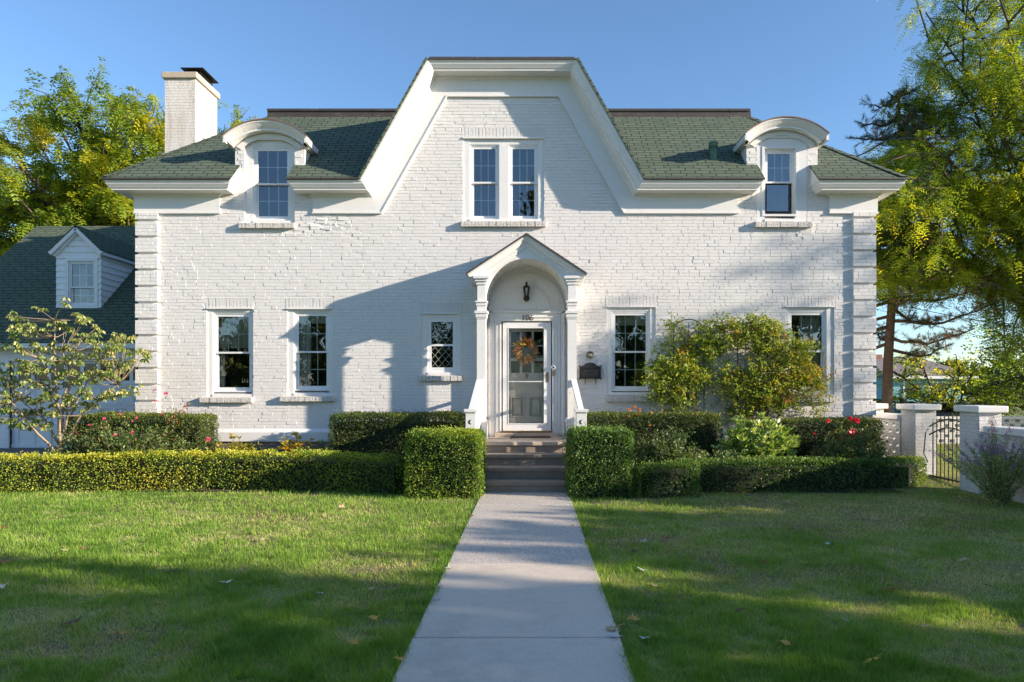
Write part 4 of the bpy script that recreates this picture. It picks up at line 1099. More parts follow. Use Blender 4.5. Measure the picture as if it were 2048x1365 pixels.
# right cheek, board ends follow the garage roof
yr = lambda z: (z - .04 - EVZ + .24) / GS + EVY
z = zb0
while z < hz - .01:
    zt = min(z + .15, hz); y0_, y1_ = DY, max(yr(z), DY + .01); y1t = yr(zt)
    for sx, xx in ((1, dx1), (-1, dx0)):
        m_.add([(xx + sx * .028, y0_, z), (xx + sx * .028, y1_ + .05, z), (xx + sx * .004, y1t + .05, zt), (xx + sx * .004, y0_, zt), (xx, y0_, z), (xx, y1_ + .05, z)], [(0, 1, 2, 3), (0, 4, 5, 1)])
    z = zt
m_.box(dx0, dx0 + .08, DY + .101, yr(hz) , 3.6, hz).box(dx1 - .08, dx1, DY + .101, yr(hz), 3.6, hz)
dm = m_.obj('dormer', M['siding'], gar)
oh = .10
yk = yr(az + .1)
for sg in (-1, 1):
    xe = dc + sg * (dc - dx0 + oh); ze = hz - oh * slope_d + .03; zt = az + .05
    V = [(xe, DY - .16, ze), (dc, DY - .16, zt), (dc, yk + .1, zt), (xe, yr(ze) + .1, ze)]
    MB().add(V + [(v[0], v[1], v[2] + .035) for v in V], [(0, 3, 2, 1), (4, 5, 6, 7), (0, 1, 5, 4), (0, 4, 7, 3)]).obj('dormer_roof', M['shingle_garage'], dm)
    m_ = MB(); m_.bar((xe, DY - .12, ze - .055), (dc, DY - .12, zt - .055), .06, .09); m_.bar((xe - sg * .06, DY - .05, ze - .10), (dc, DY - .05, zt - .13), .06, .05)
    m_.bar((xe - sg * .01, DY - .1, ze - .045), (xe - sg * .01, yr(ze), ze - .045), .03, .07).obj('rake_trim', M['trim_clean'], dm)
m_ = MB(); frame_ring(m_, wx0 - .015, wx1 + .015, wz0 - .02, wz1 + .02, .07, DY - .04, DY + .05, tb=.06).obj('window_casing', M['trim_clean'], dm)
sash_unit(dm, wx0 + .056, wx1 - .056, wz0 + .045, wz1 - .055, PZ(575, 16.8), DY + .0, t=.03)
MB().box(dx0 + .1, dx1 - .1, 4.2, 4.25, 3.6, hz).obj('dormer_room', M['dark'], dm)
curtain(dm, wx0 + .1, wx0 + .28, wz0, wz1 - .05, DY + .3, M['curtain'], 3)
curtain(dm, wx0 + .28, wx1 - .1, PZ(540, 16.8), wz1 - .05, DY + .45, M['shade'], 3)

# ------------------------------------------------------------------ garden wall, pillars and gate
def pillar(x0, x1, y0, y1, top, label):
    t = thing('brick_pillar', ((x0 + x1) / 2, (y0 + y1) / 2, 0), label, 'pillar', 'white brick pillars of the garden wall')
    MB().box(x0, x1, y0, y1, -.05, top - .115).obj('shaft', M['rear_brick'], t, bevel=.006)
    MB().box(x0 - .07, x1 + .07, y0 - .07, y1 + .07, top - .114, top).obj('coping', M['trim'], t, bevel=.02)
pillar(7.34, 7.74, 1.0, 1.5, 1.43, 'white brick pillar with flat coping touching the corner of the house')
pillar(7.52, 7.93, -.62, -.10, 1.45, 'white brick pillar on the house side of the iron gate')
pillar(7.46, 7.84, -2.62, -2.10, 1.47, 'white brick pillar on the lawn side of the iron gate, behind purple sage')
# pierced screen between house and gate: courses of bricks laid with gaps
scr = thing('pierced_wall', (7.62, .45, 0), 'low white pierced brick wall between the house corner and the gate', 'wall', 'white brick garden walls')
m_ = MB(); m_.box(7.50, 7.70, -.098, .998, -.05, .30)
zz = .30; rr = 0
while zz < 1.0:
    yy = -.098 + (0 if rr % 2 else .14)
    if yy > -.09: m_.box(7.50, 7.70, -.098, yy - .10, zz, zz + .072)
    while yy < .99:
        m_.box(7.50, 7.70, yy, min(yy + .18, .998), zz, zz + .072); yy += .28
    m_.box(7.50, 7.70, -.098, .998, zz + .072, zz + .09) if False else None
    zz += .0725; rr += 1
    m_.box(7.501, 7.699, -.098, .998, zz, zz + .064); zz += .0645
m_.obj('brickwork', M['rear_brick'], scr)
MB().box(7.45, 7.75, -.098, .998, zz, zz + .11).obj('coping', M['trim'], scr, bevel=.015)
w2 = thing('garden_wall', (7.65, -6, 0), 'solid white brick garden wall running from the gate towards the street', 'wall', 'white brick garden walls')
MB().box(7.52, 7.78, -14, -2.622, -.05, 1.02).obj('brickwork', M['rear_brick'], w2)
MB().box(7.46, 7.84, -14, -2.70, 1.021, 1.14).obj('coping', M['trim'], w2, bevel=.015)
# iron gate
gt = thing('garden_gate', (7.75, -1.35, 0), 'black iron garden gate with arched rails and pointed bars, standing between two white pillars', 'gate')
gy0, gy1 = -.70, -2.06; gxx = 7.75
m_ = MB().bar((gxx, gy0, .03), (gxx, gy0, 1.22), .05, .05).bar((gxx, gy1, .03), (gxx, gy1, 1.22), .04, .04).obj('gate_post', M['iron_old'], gt)
MB().bar((gxx, gy0, .07), (gxx, gy1, .07), .03, .03).obj('gate_rail', M['iron_old'], gt)
arch = lambda z0: [(gxx, gy0 + (gy1 - gy0) * i / 14, z0 + .17 * math.sin(math.pi * i / 14)) for i in range(15)]
MB().tube(arch(1.02), .014, 6).obj('gate_rail', M['iron_old'], gt); MB().tube(arch(.86), .014, 6).obj('gate_rail', M['iron_old'], gt)
for i in range(1, 11):
    y = gy0 + (gy1 - gy0) * i / 11; zt = 1.10 + .22 * math.sin(math.pi * i / 11)
    MB().tube([(gxx, y, .02), (gxx, y, zt - .07), (gxx, y, zt)], [.011, .011, .001], 6).obj('gate_bar', M['iron_old'], gt)
MB().tube([(gxx - .02, gy0, .98), (gxx - .07, gy0 + .0, .90), (gxx - .09, gy0 + .03, .5), (gxx - .02, gy0 + .01, .33)], .012, 6).obj('gate_handle', M['iron_old'], gt)
m_ = MB()
for dz in (.42, .58):
    for s_ in (-1, 1): m_.tube([(gxx, -1.38 + s_ * .07 * math.cos(t), dz + .05 * math.sin(t)) for t in [i * .6 for i in range(9)]], .008, 5)
m_.obj('scroll', M['iron_old'], gt)

# ------------------------------------------------------------------ distance, seen past the right corner
far = thing('far_garden_wall', (12.5, 6, 0), 'low pierced white brick wall at the back of the side yard, seen through the gate', 'wall', 'white brick garden walls')
m_ = MB()
for r_ in range(5):
    z0 = .12 + r_ * .15
    m_.box(10.8, 15.5, 6.0, 6.2, z0, z0 + .06)
    x = 10.8 + (r_ % 2) * .16
    while x < 15.3: m_.box(x, x + .17, 6.0, 6.2, z0 + .06, z0 + .15); x += .32
m_.obj('brickwork', M['rear_brick'], far); MB().box(10.7, 15.6, 5.95, 6.25, .87, .94).obj('coping', M['trim'], far)
hs_ = thing('distant_house', (26, 34, 0), 'distant house with teal walls, white trim and a grey brown roof beyond the garden', 'house')
q = lambda px, D: PX(px, D)
D = 46
a, b = q(1776, D), q(1935, D)
MB().box(a, b, D - 14, D - 8, 0, 2.6).obj('wall', M['teal'], hs_)
m_ = MB(); m_.add([(a - .4, D - 14.4, 2.6), (b + .4, D - 14.4, 2.6), (b + .4, D - 7.6, 2.6), (a - .4, D - 7.6, 2.6), (a + .2, D - 11, 4.0), (b - 1.5, D - 11, 4.0)], [(0, 1, 5, 4), (1, 2, 5), (2, 3, 4, 5), (3, 0, 4), (0, 3, 2, 1)]).obj('roof', M['farroof'], hs_)
MB().box(a + .5, a + 1.0, D - 11.3, D - 10.8, 3.4, 4.2).obj('chimney', M['farbrick'], hs_)
m_ = MB().box(a - .42, b + .42, D - 14.5, D - 14.41, 2.42, 2.6)
for x in np.arange(a + 1.0, b - .5, 1.7): m_.box(x, x + .12, D - 14.05, D - 14.002, .2, 2.4)
m_.obj('trim', M['trim'], hs_)
for x in np.arange(a + 1.3, b - 1, 1.7): MB().box(x, x + .9, D - 14.04, D - 14.003, 1.1, 2.1).obj('window', M['dkglass'], hs_)
# parked car beyond the wall
car = thing('parked_car', (q(1772, 24) , 10.0, .1), 'dark blue car parked beyond the pierced wall, mostly hidden by shrubs', 'car')
X0 = q(1740, 24); 
body = [(0, .35), (0, .75), (.25, .92), (1.1, 1.0), (1.75, 1.45), (3.1, 1.48), (3.9, 1.05), (4.4, .98), (4.5, .7), (4.5, .35)]
glassp = [(1.25, 1.02), (1.80, 1.40), (3.05, 1.42), (3.75, 1.05)]
sc_ = lambda P__: [(X0 + p[0], p[1] * .78 + .12) for p in P__]
cb = MB().poly_y(sc_(body)[::-1], [], 9.6, 11.2).obj('body', M['carblue'], car, bevel=.05)
MB().poly_y(sc_(glassp)[::-1], [], 9.585, 9.599).obj('side_window', M['dkglass'], car)
for wx in (.85, 3.6): MB().lathe((X0 + wx, 9.58, .42), [(.1, 0), (.3, 0), (.32, .03), (.32, .2)], 20, 'y').obj('wheel', M['iron'], car)
MB().box(X0 - .01, X0 + .03, 9.65, 9.95, .62, .74).obj('tail_light', M['petal_red'], car)
# overhead wires
for (p0, p1, lb) in (((1760, 585, 20), (2300, 700, 13), 'upper thin overhead wire crossing the sky right of the pine'), ((1880, 640, 24), (2300, 735, 15), 'lower thin overhead wire crossing the sky right of the pine')):
    a = Vector((PX(p0[0], p0[2]), p0[2] - 14, PZ(p0[1], p0[2]))); b = Vector((PX(p1[0], p1[2]), p1[2] - 14, PZ(p1[1], p1[2])))
    a = a + (a - b) * 1.0
    pts = [a.lerp(b, i / 20) - Vector((0, 0, .25 * math.sin(math.pi * i / 20))) for i in range(21)]
    tag(MB().tube(pts, .009, 5).obj('power_line', M['iron']), lb, 'wire', 'overhead wires')
# ------------------------------------------------------------------ vegetation builders
def shell_points(kind, n, **k):
    """points and outward normals over the surface of a rounded hedge"""
    if kind == 'box':
        (x0, x1, y0, y1, z0, z1), r = k['b'], k.get('r', .12)
        hx, hy, hz_ = (x1 - x0) / 2, (y1 - y0) / 2, (z1 - z0) / 2
        ar = np.array([hy * hz_ * 4, hy * hz_ * 4, hx * hz_ * 4, hx * hz_ * 1.0, hx * hy * 4])
        f = R.choice(5, n, p=ar / ar.sum()); u = R.uniform(-1, 1, (n, 2)); P = np.zeros((n, 3)); Nn = np.zeros((n, 3))
        for i, (ax, sg) in enumerate(((0, -1), (0, 1), (1, -1), (1, 1), (2, 1))):
            m = f == i; o = [a for a in range(3) if a != ax]
            P[m, ax] = sg; P[m, o[0]] = u[m, 0]; P[m, o[1]] = u[m, 1]; Nn[m, ax] = sg
        P = P * np.array([hx, hy, hz_])
        # round the edges
        inner = np.clip(P, [-hx + r, -hy + r, -hz_ - 9], [hx - r, hy - r, hz_ - r])
        d = P - inner; L_ = np.linalg.norm(d, axis=1, keepdims=True); P = np.where(L_ > 1e-6, inner + d / np.maximum(L_, 1e-6) * np.minimum(L_, r), P); Nn = np.where(L_ > 1e-6, d / np.maximum(L_, 1e-6), Nn)
        return P + np.array([(x0 + x1) / 2, (y0 + y1) / 2, (z0 + z1) / 2]), Nn
def box_hedge(name, b, label, mat, dens=1500, leaf=(.032, .02), core=.05, r=.12, group=None, tintf=None, bump=.035, sprigs=.04):
    x0, x1, y0, y1, z0, z1 = b
    t = thing(name, ((x0 + x1) / 2, (y0 + y1) / 2, z0), label, 'hedge', group)
    area = 2 * (x1 - x0) * (z1 - z0) + 2 * (y1 - y0) * (z1 - z0) + (x1 - x0) * (y1 - y0)
    n = int(area * dens); P, Nn = shell_points('box', n, b=b, r=r)
    nz = fnoise(P[:, 0] * 3.1 + P[:, 1] * 2, P[:, 2] * 3.3 + P[:, 1] * 1.7, 2) - .5
    dp = R.exponential(.022, n) * -1 + R.random(n) * .02 + nz * bump * 2
    up = R.random(n) < sprigs; dp = np.where(up, R.uniform(.01, .085, n), dp)
    hol = fnoise(P[:, 0] * 5.5 + P[:, 1] * 4, P[:, 2] * 6 + P[:, 1] * 3, 1); dp = np.where(hol < .36, dp - .05, dp)
    P = P + Nn * dp[:, None]; P[:, 2] = np.maximum(P[:, 2], z0 + .01)
    m2 = int(n * .3); Pi = np.stack([R.uniform(x0 + .06, x1 - .06, m2), R.uniform(y0 + .06, y1 - .06, m2), R.uniform(z1 - .22, z1 - .02, m2)], 1)
    P = np.concatenate([P, Pi]); Nn = np.concatenate([Nn, np.tile([0, -.3, .3], (m2, 1))]); n = len(P)
    V, Fa = leaves(P, Nn * .35 + rdir(n) * .9 + np.array([0, 0, .25]), R.uniform(.7, 1.3, n) * leaf[0], R.uniform(.8, 1.2, n) * leaf[1])
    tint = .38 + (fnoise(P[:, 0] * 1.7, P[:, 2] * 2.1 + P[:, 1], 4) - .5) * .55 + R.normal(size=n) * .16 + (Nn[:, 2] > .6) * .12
    if tintf is not None: tint = tint + tintf(P)
    np_mesh('foliage', V, Fa, mat, tint, t)
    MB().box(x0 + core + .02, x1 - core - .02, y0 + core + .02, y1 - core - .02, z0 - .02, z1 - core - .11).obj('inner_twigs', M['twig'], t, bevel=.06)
    return t
def curve_hedge(name, cl, wd, hts, label, mat, dens=1500, leaf=(.032, .02), group=None, tintf=None, z0=0.0, bump=.045):
    """clipped hedge along a centre line; hts = heights at the points"""
    cl = np.array(cl, float); seg = np.linalg.norm(np.diff(cl, axis=0), axis=1); cum = np.concatenate([[0], np.cumsum(seg)]); Lt = cum[-1]
    wd = np.array(wd, float) if np.ndim(wd) else np.full(len(cl), float(wd))
    t = thing(name, (float(cl[:, 0].mean()), float(cl[:, 1].mean()), z0), label, 'hedge', group)
    hm = float(np.mean(hts)); wm = float(wd.mean()); per = 2 * hm + wm; n = int(Lt * per * dens)
    s = R.random(n) * Lt; x = np.interp(s, cum, cl[:, 0]); y = np.interp(s, cum, cl[:, 1]); h = np.interp(s, cum, hts); w_ = np.interp(s, cum, wd)
    tx = np.interp(s + .05, cum, cl[:, 0]) - np.interp(s - .05, cum, cl[:, 0]); ty = np.interp(s + .05, cum, cl[:, 1]) - np.interp(s - .05, cum, cl[:, 1]); l_ = np.hypot(tx, ty) + 1e-9; nx_, ny_ = -ty / l_, tx / l_
    u = R.random(n) * per; r = .09
    side = np.where(u < hm, -1, np.where(u < 2 * hm, 1, 0)); off = np.where(side == 0, (u - 2 * hm) / wm * 2 - 1, side); zz = np.where(side == 0, 1.0, np.where(side < 0, u / hm, (u - hm) / hm))
    a = off * w_ / 2; z = zz * h
    ia = np.clip(a, -w_ / 2 + r, w_ / 2 - r); iz = np.minimum(z, h - r); da, dz = a - ia, z - iz; dl = np.hypot(da, dz) + 1e-9; k = np.minimum(1, r / dl); a = ia + da * k; z = iz + dz * k
    na, nz_ = da / dl, dz / dl
    P = np.stack([x + nx_ * a, y + ny_ * a, z0 + z], 1); Nn = np.stack([nx_ * na, ny_ * na, nz_], 1)
    # ends: rounded by pulling points in
    e_ = fnoise(P[:, 0] * 2.6 + P[:, 1], P[:, 2] * 3 + P[:, 1] * 2, 3) - .5
    dp = -R.exponential(.02, n) + R.random(n) * .02 + e_ * bump * 2.2
    sp = R.random(n) < .05; dp = np.where(sp, R.uniform(0, .075, n), dp)
    hol = fnoise(P[:, 0] * 5 + P[:, 1] * 3, P[:, 2] * 6 + 3, 0); dp = np.where(hol < .36, dp - .05, dp)
    P = P + Nn * dp[:, None]
    # caps
    for s_, sg in ((0, -1), (len(cl) - 1, 1)):
        m = int(hts[s_] * wd[s_] * dens); tt = cl[1] - cl[0] if s_ == 0 else cl[-1] - cl[-2]; tt = tt / np.linalg.norm(tt) * sg
        aa = R.uniform(-1, 1, m) * wd[s_] / 2 * .92; zq = R.random(m) * hts[s_] * .96; bul = .06 * (1 - (2 * aa / wd[s_]) ** 2) - R.exponential(.02, m)
        Pc = np.stack([cl[s_][0] + tt[0] * bul - tt[1] * aa, cl[s_][1] + tt[1] * bul + tt[0] * aa, z0 + zq], 1)
        P = np.concatenate([P, Pc]); Nn = np.concatenate([Nn, np.tile([tt[0], tt[1], .2], (m, 1))])
    n = len(P); P[:, 2] = np.maximum(P[:, 2], z0 + .01)
    V, Fa = leaves(P, Nn * .35 + rdir(n) * .9 + np.array([0, 0, .25]), R.uniform(.7, 1.3, n) * leaf[0], R.uniform(.8, 1.2, n) * leaf[1])
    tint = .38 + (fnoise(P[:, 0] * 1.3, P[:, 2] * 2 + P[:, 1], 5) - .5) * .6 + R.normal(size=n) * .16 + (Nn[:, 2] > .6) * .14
    if tintf is not None: tint = tint + tintf(P)
    np_mesh('foliage', V, Fa, mat, tint, t)
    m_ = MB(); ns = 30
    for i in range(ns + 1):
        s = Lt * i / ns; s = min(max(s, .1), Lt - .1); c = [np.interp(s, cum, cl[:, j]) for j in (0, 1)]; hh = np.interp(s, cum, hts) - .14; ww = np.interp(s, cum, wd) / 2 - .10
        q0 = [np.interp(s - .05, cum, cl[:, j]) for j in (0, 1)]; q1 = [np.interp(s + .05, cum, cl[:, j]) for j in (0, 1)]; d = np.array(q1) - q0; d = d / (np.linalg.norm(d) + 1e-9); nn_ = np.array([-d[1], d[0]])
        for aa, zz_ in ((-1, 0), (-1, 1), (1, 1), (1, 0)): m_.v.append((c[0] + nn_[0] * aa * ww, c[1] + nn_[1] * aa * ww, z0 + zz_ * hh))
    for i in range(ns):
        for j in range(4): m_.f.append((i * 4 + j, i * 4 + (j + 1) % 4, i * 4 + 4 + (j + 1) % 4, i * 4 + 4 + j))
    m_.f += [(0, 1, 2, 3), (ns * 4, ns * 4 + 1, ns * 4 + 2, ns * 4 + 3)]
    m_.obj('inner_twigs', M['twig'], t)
    return t

def bend(a, b, up, n=6, wig=.0):
    a = Vector(a); b = Vector(b); out = []
    for i in range(n + 1):
        t = i / n; p = a.lerp(b, t) + Vector((0, 0, up * math.sin(math.pi * t)))
        if 0 < i < n and wig: p += Vector((rnd.uniform(-wig, wig), rnd.uniform(-wig, wig), rnd.uniform(-wig, wig)))
        out.append(p)
    return out
def big_tree(name, label, cat, base, center, radii, trunk_r, n_limb, n_sub, n_twig, per_twig, mat, bark, mode='frond', group=None, fl=.26, m=6, lw=(.055, .02), spread=.32, leafsize=(.1, .06), seed=1, keep=None, tb=0.0, droop=.5, zfork=.35, low=-.6, lr=.36, rmin=.55, rmax=.95):
    global rnd, R
    sr, sR = rnd, R
    rnd = random.Random(seed); R = np.random.default_rng(seed)
    t = thing(name, base, label, cat, group)
    base = Vector(base); C_ = Vector(center); tr = MB()
    fork = base.lerp(Vector((C_.x, C_.y, C_.z)), zfork); fork.x = base.x + (C_.x - base.x) * .4; fork.y = base.y + (C_.y - base.y) * .4
    tr.tube(bend(base - Vector((0, 0, .1)), fork, 0, 4, trunk_r * .3), [trunk_r * (1.25 - .35 * i / 4) for i in range(5)], 9)
    twp = []; twd = []
    for i in range(n_limb):
        # limb targets spread over the ellipsoid
        ph = math.acos(1 - (1 - low) * (i + .5) / n_limb); th = i * 2.39996 + rnd.uniform(-.3, .3)
        rr = rnd.uniform(rmin, rmax)
        tg = C_ + Vector((radii[0] * math.sin(ph) * math.cos(th), radii[1] * math.sin(ph) * math.sin(th), radii[2] * math.cos(ph))) * rr
        if keep and not keep(fork.lerp(tg, .93)): continue
        lp = bend(fork, tg, (tg - fork).length * rnd.uniform(.04, .14), 7, .12)
        tr.tube(lp, [trunk_r * lr * (1 - .86 * k / 7) + .010 for k in range(8)], 6)
        for j in range(n_sub):
            k = rnd.uniform(.35, 1.0); ii = min(int(k * 7), 6); p = lp[ii].lerp(lp[ii + 1], k * 7 - ii)
            dv = Vector((rnd.gauss(0, 1), rnd.gauss(0, 1), rnd.gauss(.15, .7))).normalized() + (p - C_).normalized() * .5
            q_ = p + Vector((dv.x * radii[0], dv.y * radii[1], dv.z * radii[2])) * rnd.uniform(.18, spread)
            sp = bend(p, q_, (q_ - p).length * .1, 4, .06)
            if keep and not keep(q_): continue
            tr.tube(sp, [.03 * (1 - .7 * v / 4) + .004 for v in range(5)], 4)
            for v in range(n_twig):
                kk = rnd.uniform(.25, 1.05); a = p.lerp(q_, kk); dd = Vector((rnd.gauss(0, 1), rnd.gauss(0, 1), rnd.gauss(-.1, .5))).normalized()
                e = a + dd * rnd.uniform(.25, .75) * (1 if mode == 'frond' else 1.1)
                twp.append((a, e))
    trunk = tr.obj('trunk', bark, t, smooth=True)
    A_ = np.array([tuple(a) for a, e in twp]); E_ = np.array([tuple(e) for a, e in twp]); nt_ = len(twp)
    idx = np.repeat(np.arange(nt_), per_twig); u = R.random(len(idx)); P = A_[idx] + (E_[idx] - A_[idx]) * u[:, None] + R.normal(size=(len(idx), 3)) * .04
    if keep is not None:
        ok = np.array([keep(p) for p in P]); P = P[ok]; idx = idx[ok]
    n = len(P); Dd = unit((E_ - A_)[idx]) * .7 + rdir(n) * .8
    tt = R.random(nt_)[idx] * .25
    tn = .36 + tb + (fnoise(P[:, 0] * .5 + 31, P[:, 2] * .6 + P[:, 1] * .3, 6) - .5) * .9 + tt - .12 + R.normal(size=n) * .09
    if mode == 'frond':
        V, Fa, rep = fronds(P, Dd, R.uniform(.7, 1.2, n) * fl, m, lw, droop); tn = np.tile(tn, rep) + R.normal(size=n * rep) * .05
    else:
        V, Fa = leaves(P, Dd, R.uniform(.7, 1.3, n) * leafsize[0], R.uniform(.7, 1.2, n) * leafsize[1])
    np_mesh('crown', V, Fa, mat, tn, t)
    rnd, R = sr, sR
    return t

# ---- trees in view
big_tree('locust_tree', 'sunlit yellow green locust tree rising behind the garage and chimney', 'tree', (-17.5, 16, 0), (-17.0, 15, 8.6), (7.2, 3.8, 5.9), .28, 60, 14, 8, 8,
         M['locust_sun'], M['bark'], 'frond', fl=.40, m=4, lw=(.16, .06), seed=5, tb=.02, spread=.30, low=-.75, rmin=.72, rmax=.92, keep=lambda p: p[2] < 14.7)
big_tree('locust_tree', 'tall locust tree turning gold, overhanging the right edge beside the house', 'tree', (17.6, 5.6, 0), (13.0, 4.8, 8.3), (6.2, 3.2, 5.8), .25, 56, 18, 9, 8,
         M['locust'], M['bark'], 'frond', fl=.36, m=6, lw=(.085, .026), seed=8, spread=.34, low=-.75, tb=.02, rmin=.7, rmax=.98, lr=.24,
         keep=lambda p: p[1] > -.6 + max(0, (11 - p[0])) * .35 and not (p[2] < 4.3 and p[0] < 13.5) and not (p[0] < 10.4 and p[2] > 8.3 - (10.4 - p[0]) * .25) and p[0] > 7.4)

# ---- pine
def pine(base, top, label, branches, seed):
    rr = random.Random(seed); RR = np.random.default_rng(seed)
    t = thing('pine_tree', base, label, 'tree')
    base = Vector(base); top = Vector(top); tr = MB()
    tp = [base.lerp(top, i / 8) + Vector((rr.uniform(-.06, .06), 0, 0)) for i in range(9)]
    tr.tube(tp, [.165 - .13 * i / 8 for i in range(9)], 9)
    P = []; D = []; T = []
    for i in range(branches):
        k = .28 + .72 * (i / (branches - 1)) ** .9; p = base.lerp(top, k)
        L_ = (1 - k) * 3.2 + .75; L_ *= rr.uniform(.7, 1.15); th = i * 2.4 + rr.uniform(-.4, .4)
        e = p + Vector((math.cos(th) * L_, math.sin(th) * L_, L_ * rr.uniform(-.15, .30)))
        bp = bend(p, e, -.1 * L_, 6, .05); tr.tube(bp, [.05 * (1 - .8 * v / 6) + .006 for v in range(7)], 5)
        nt_ = int(10 + L_ * 14)
        for j in range(nt_):
            u = .25 + .75 * (j / nt_); ii = min(int(u * 6), 5); q_ = bp[ii].lerp(bp[ii + 1], u * 6 - ii)
            s_ = Vector((rr.gauss(0, 1), rr.gauss(0, 1), rr.gauss(.35, .5))).normalized() * rr.uniform(.12, .42)
            tr.tube([q_, q_ + s_], [.009, .006], 4)
            brown = (.75 if rr.random() < (.62 - .8 * (k - .28)) else .25)
            for m_ in range(46):
                c_ = q_ + s_ * rr.uniform(.35, 1.05); P.append(tuple(c_)); D.append(tuple(s_.normalized() * 1.0 + Vector((rr.gauss(0, .55), rr.gauss(0, .55), rr.gauss(0, .55))))); T.append(brown + rr.gauss(0, .13))
    tr.obj('trunk', M['bark_pine'], t, smooth=True)
    V, Fa = leaves(np.array(P), np.array(D), RR.uniform(.10, .17, len(P)), .008, 0)
    V = V.reshape(-1, 4, 3)
    np_mesh('crown', V, Fa, M['pine'], np.array(T), t)
pine((10.35, 6.0, 0), (10.9, 6.2, 10.4), 'tall scruffy pine with browning lower needles beside the right corner of the house', 58, 3)

# ---- background trees along the side yard
big_tree('garden_tree', 'bushy yellow green tree behind the gate pillars', 'tree', (15.0, 10.5, 0), (14.8, 10.5, 1.7), (2.9, 2.2, 1.9), .10, 14, 9, 7, 8, M['locust'], M['bark'], 'leaf', leafsize=(.10, .06), seed=21, tb=.10, low=-.9, group='trees beyond the side yard')
big_tree('garden_tree', 'wide leafy green tree rising at the right edge of the yard', 'tree', (20.5, 13.0, 0), (20.3, 12.5, 2.4), (4.2, 2.6, 2.4), .12, 16, 10, 8, 8, M['locust'], M['bark'], 'leaf', leafsize=(.11, .07), seed=22, tb=.02, low=-.9, group='trees beyond the side yard')
big_tree('garden_tree', 'dark reddish tipped tree at the right edge below the overhanging branches', 'tree', (17.6, 8.5, 0), (17.6, 8.5, 2.6), (1.9, 1.6, 1.7), .09, 12, 9, 6, 8, M['rose'], M['bark'], 'leaf', leafsize=(.09, .06), seed=23, tb=.2, low=-.8, group='trees beyond the side yard')
big_tree('garden_shrub', 'low mixed shrub behind the pierced wall', 'shrub', (9.6, 8.0, .1), (9.7, 8.0, .75), (1.2, .9, .75), .04, 10, 7, 6, 7, M['azalea'], M['bark'], 'leaf', leafsize=(.08, .05), seed=24, low=-.9)
for i in range(7):
    big_tree('distant_tree', 'distant dark green tree along the horizon behind the yard', 'tree', (16 + i * 9.5, 62 + (i * 37 % 11), 0), (16 + i * 9.5, 62 + (i * 37 % 11), 3.0), (5.5, 4, 2.8), .3, 9, 7, 5, 6, M['shadetree'], M['bark'], 'leaf', leafsize=(.6, .4), seed=50 + i, group='distant trees on the horizon')
# ---- trees across the street and to the side, mirrored in the windows and shading the lawn
for i, (x, y, zc_, rx, ry, rz_, n_) in enumerate(SHADE):
    if n_ < 4:
        big_tree('street_tree', SHADE_LB[i], 'tree', (x, y, 0), (x, y, zc_), (rx, ry, rz_), .05, 5, 6, 5, 3, M['shadetree'], M['bark'], 'leaf', leafsize=(.22, .12), seed=70 + i, group='trees on the neighbouring lots', low=-.5, spread=.5)
        continue
    big_tree('street_tree', SHADE_LB[i], 'tree', (x, y, 0), (x, y, zc_), (rx, ry, rz_), .28, n_, 11, 7, (4 if (x > 0 and zc_ >= 6 and y > -30) else 9), M['shadetree'], M['bark'], 'leaf', leafsize=(.40, .28), seed=70 + i, group='trees on the neighbouring lots', low=-.85, spread=.34)

# ---- hedges
sun_l = lambda P: np.full(len(P), .17)
curve_hedge('box_hedge', [(-11.5, -2.35), (-9.0, -2.3), (-7.5, -2.15), (-5.5, -2.02), (-4.2, -2.05), (-3.0, -2.25), (-2.15, -2.5)], .52, [.60, .60, .62, .64, .65, .63, .60], 'long low yellow green box hedge edging the lawn left of the path', M['boxwood'], 2300, tintf=lambda P: np.clip((-P[:, 0] - 2.5) * .09, 0, .24), group='low clipped hedges along the lawn')
box_hedge('box_bush', (-2.03, -.80, -3.15, -2.2, 0, 1.06), 'squarish clipped box bush left of the steps, catching the sun', M['boxwood'], 3000, r=.16, tintf=lambda P: np.full(len(P), -.02), group='clipped box bushes beside the steps')
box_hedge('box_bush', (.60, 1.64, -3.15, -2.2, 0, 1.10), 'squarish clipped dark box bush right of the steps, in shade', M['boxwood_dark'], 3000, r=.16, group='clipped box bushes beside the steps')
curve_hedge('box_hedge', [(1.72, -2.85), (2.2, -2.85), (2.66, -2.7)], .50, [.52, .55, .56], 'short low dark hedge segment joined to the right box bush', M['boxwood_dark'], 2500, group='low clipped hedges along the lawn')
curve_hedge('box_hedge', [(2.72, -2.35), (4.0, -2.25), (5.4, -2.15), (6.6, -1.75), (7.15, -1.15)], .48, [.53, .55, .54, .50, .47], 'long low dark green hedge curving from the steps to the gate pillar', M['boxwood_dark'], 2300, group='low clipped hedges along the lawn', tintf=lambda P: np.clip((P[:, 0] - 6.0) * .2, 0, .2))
box_hedge('yew_hedge', (-3.78, -1.28, -1.30, -.45, .1, 1.27), 'clipped yew hedge under the small leaded window left of the steps', M['yew'], 2300, r=.1, group='clipped yew hedges against the house', leaf=(.036, .016))
box_hedge('yew_hedge', (1.02, 3.55, -1.30, -.45, .05, 1.27), 'clipped yew hedge against the wall right of the steps, under the mailbox', M['yew'], 2300, r=.1, group='clipped yew hedges against the house', leaf=(.036, .016))
box_hedge('yew_hedge', (4.72, 6.55, -1.35, -.5, .05, 1.17), 'clipped yew hedge at the right corner behind the red roses', M['yew'], 2300, r=.12, group='clipped yew hedges against the house', leaf=(.036, .016))
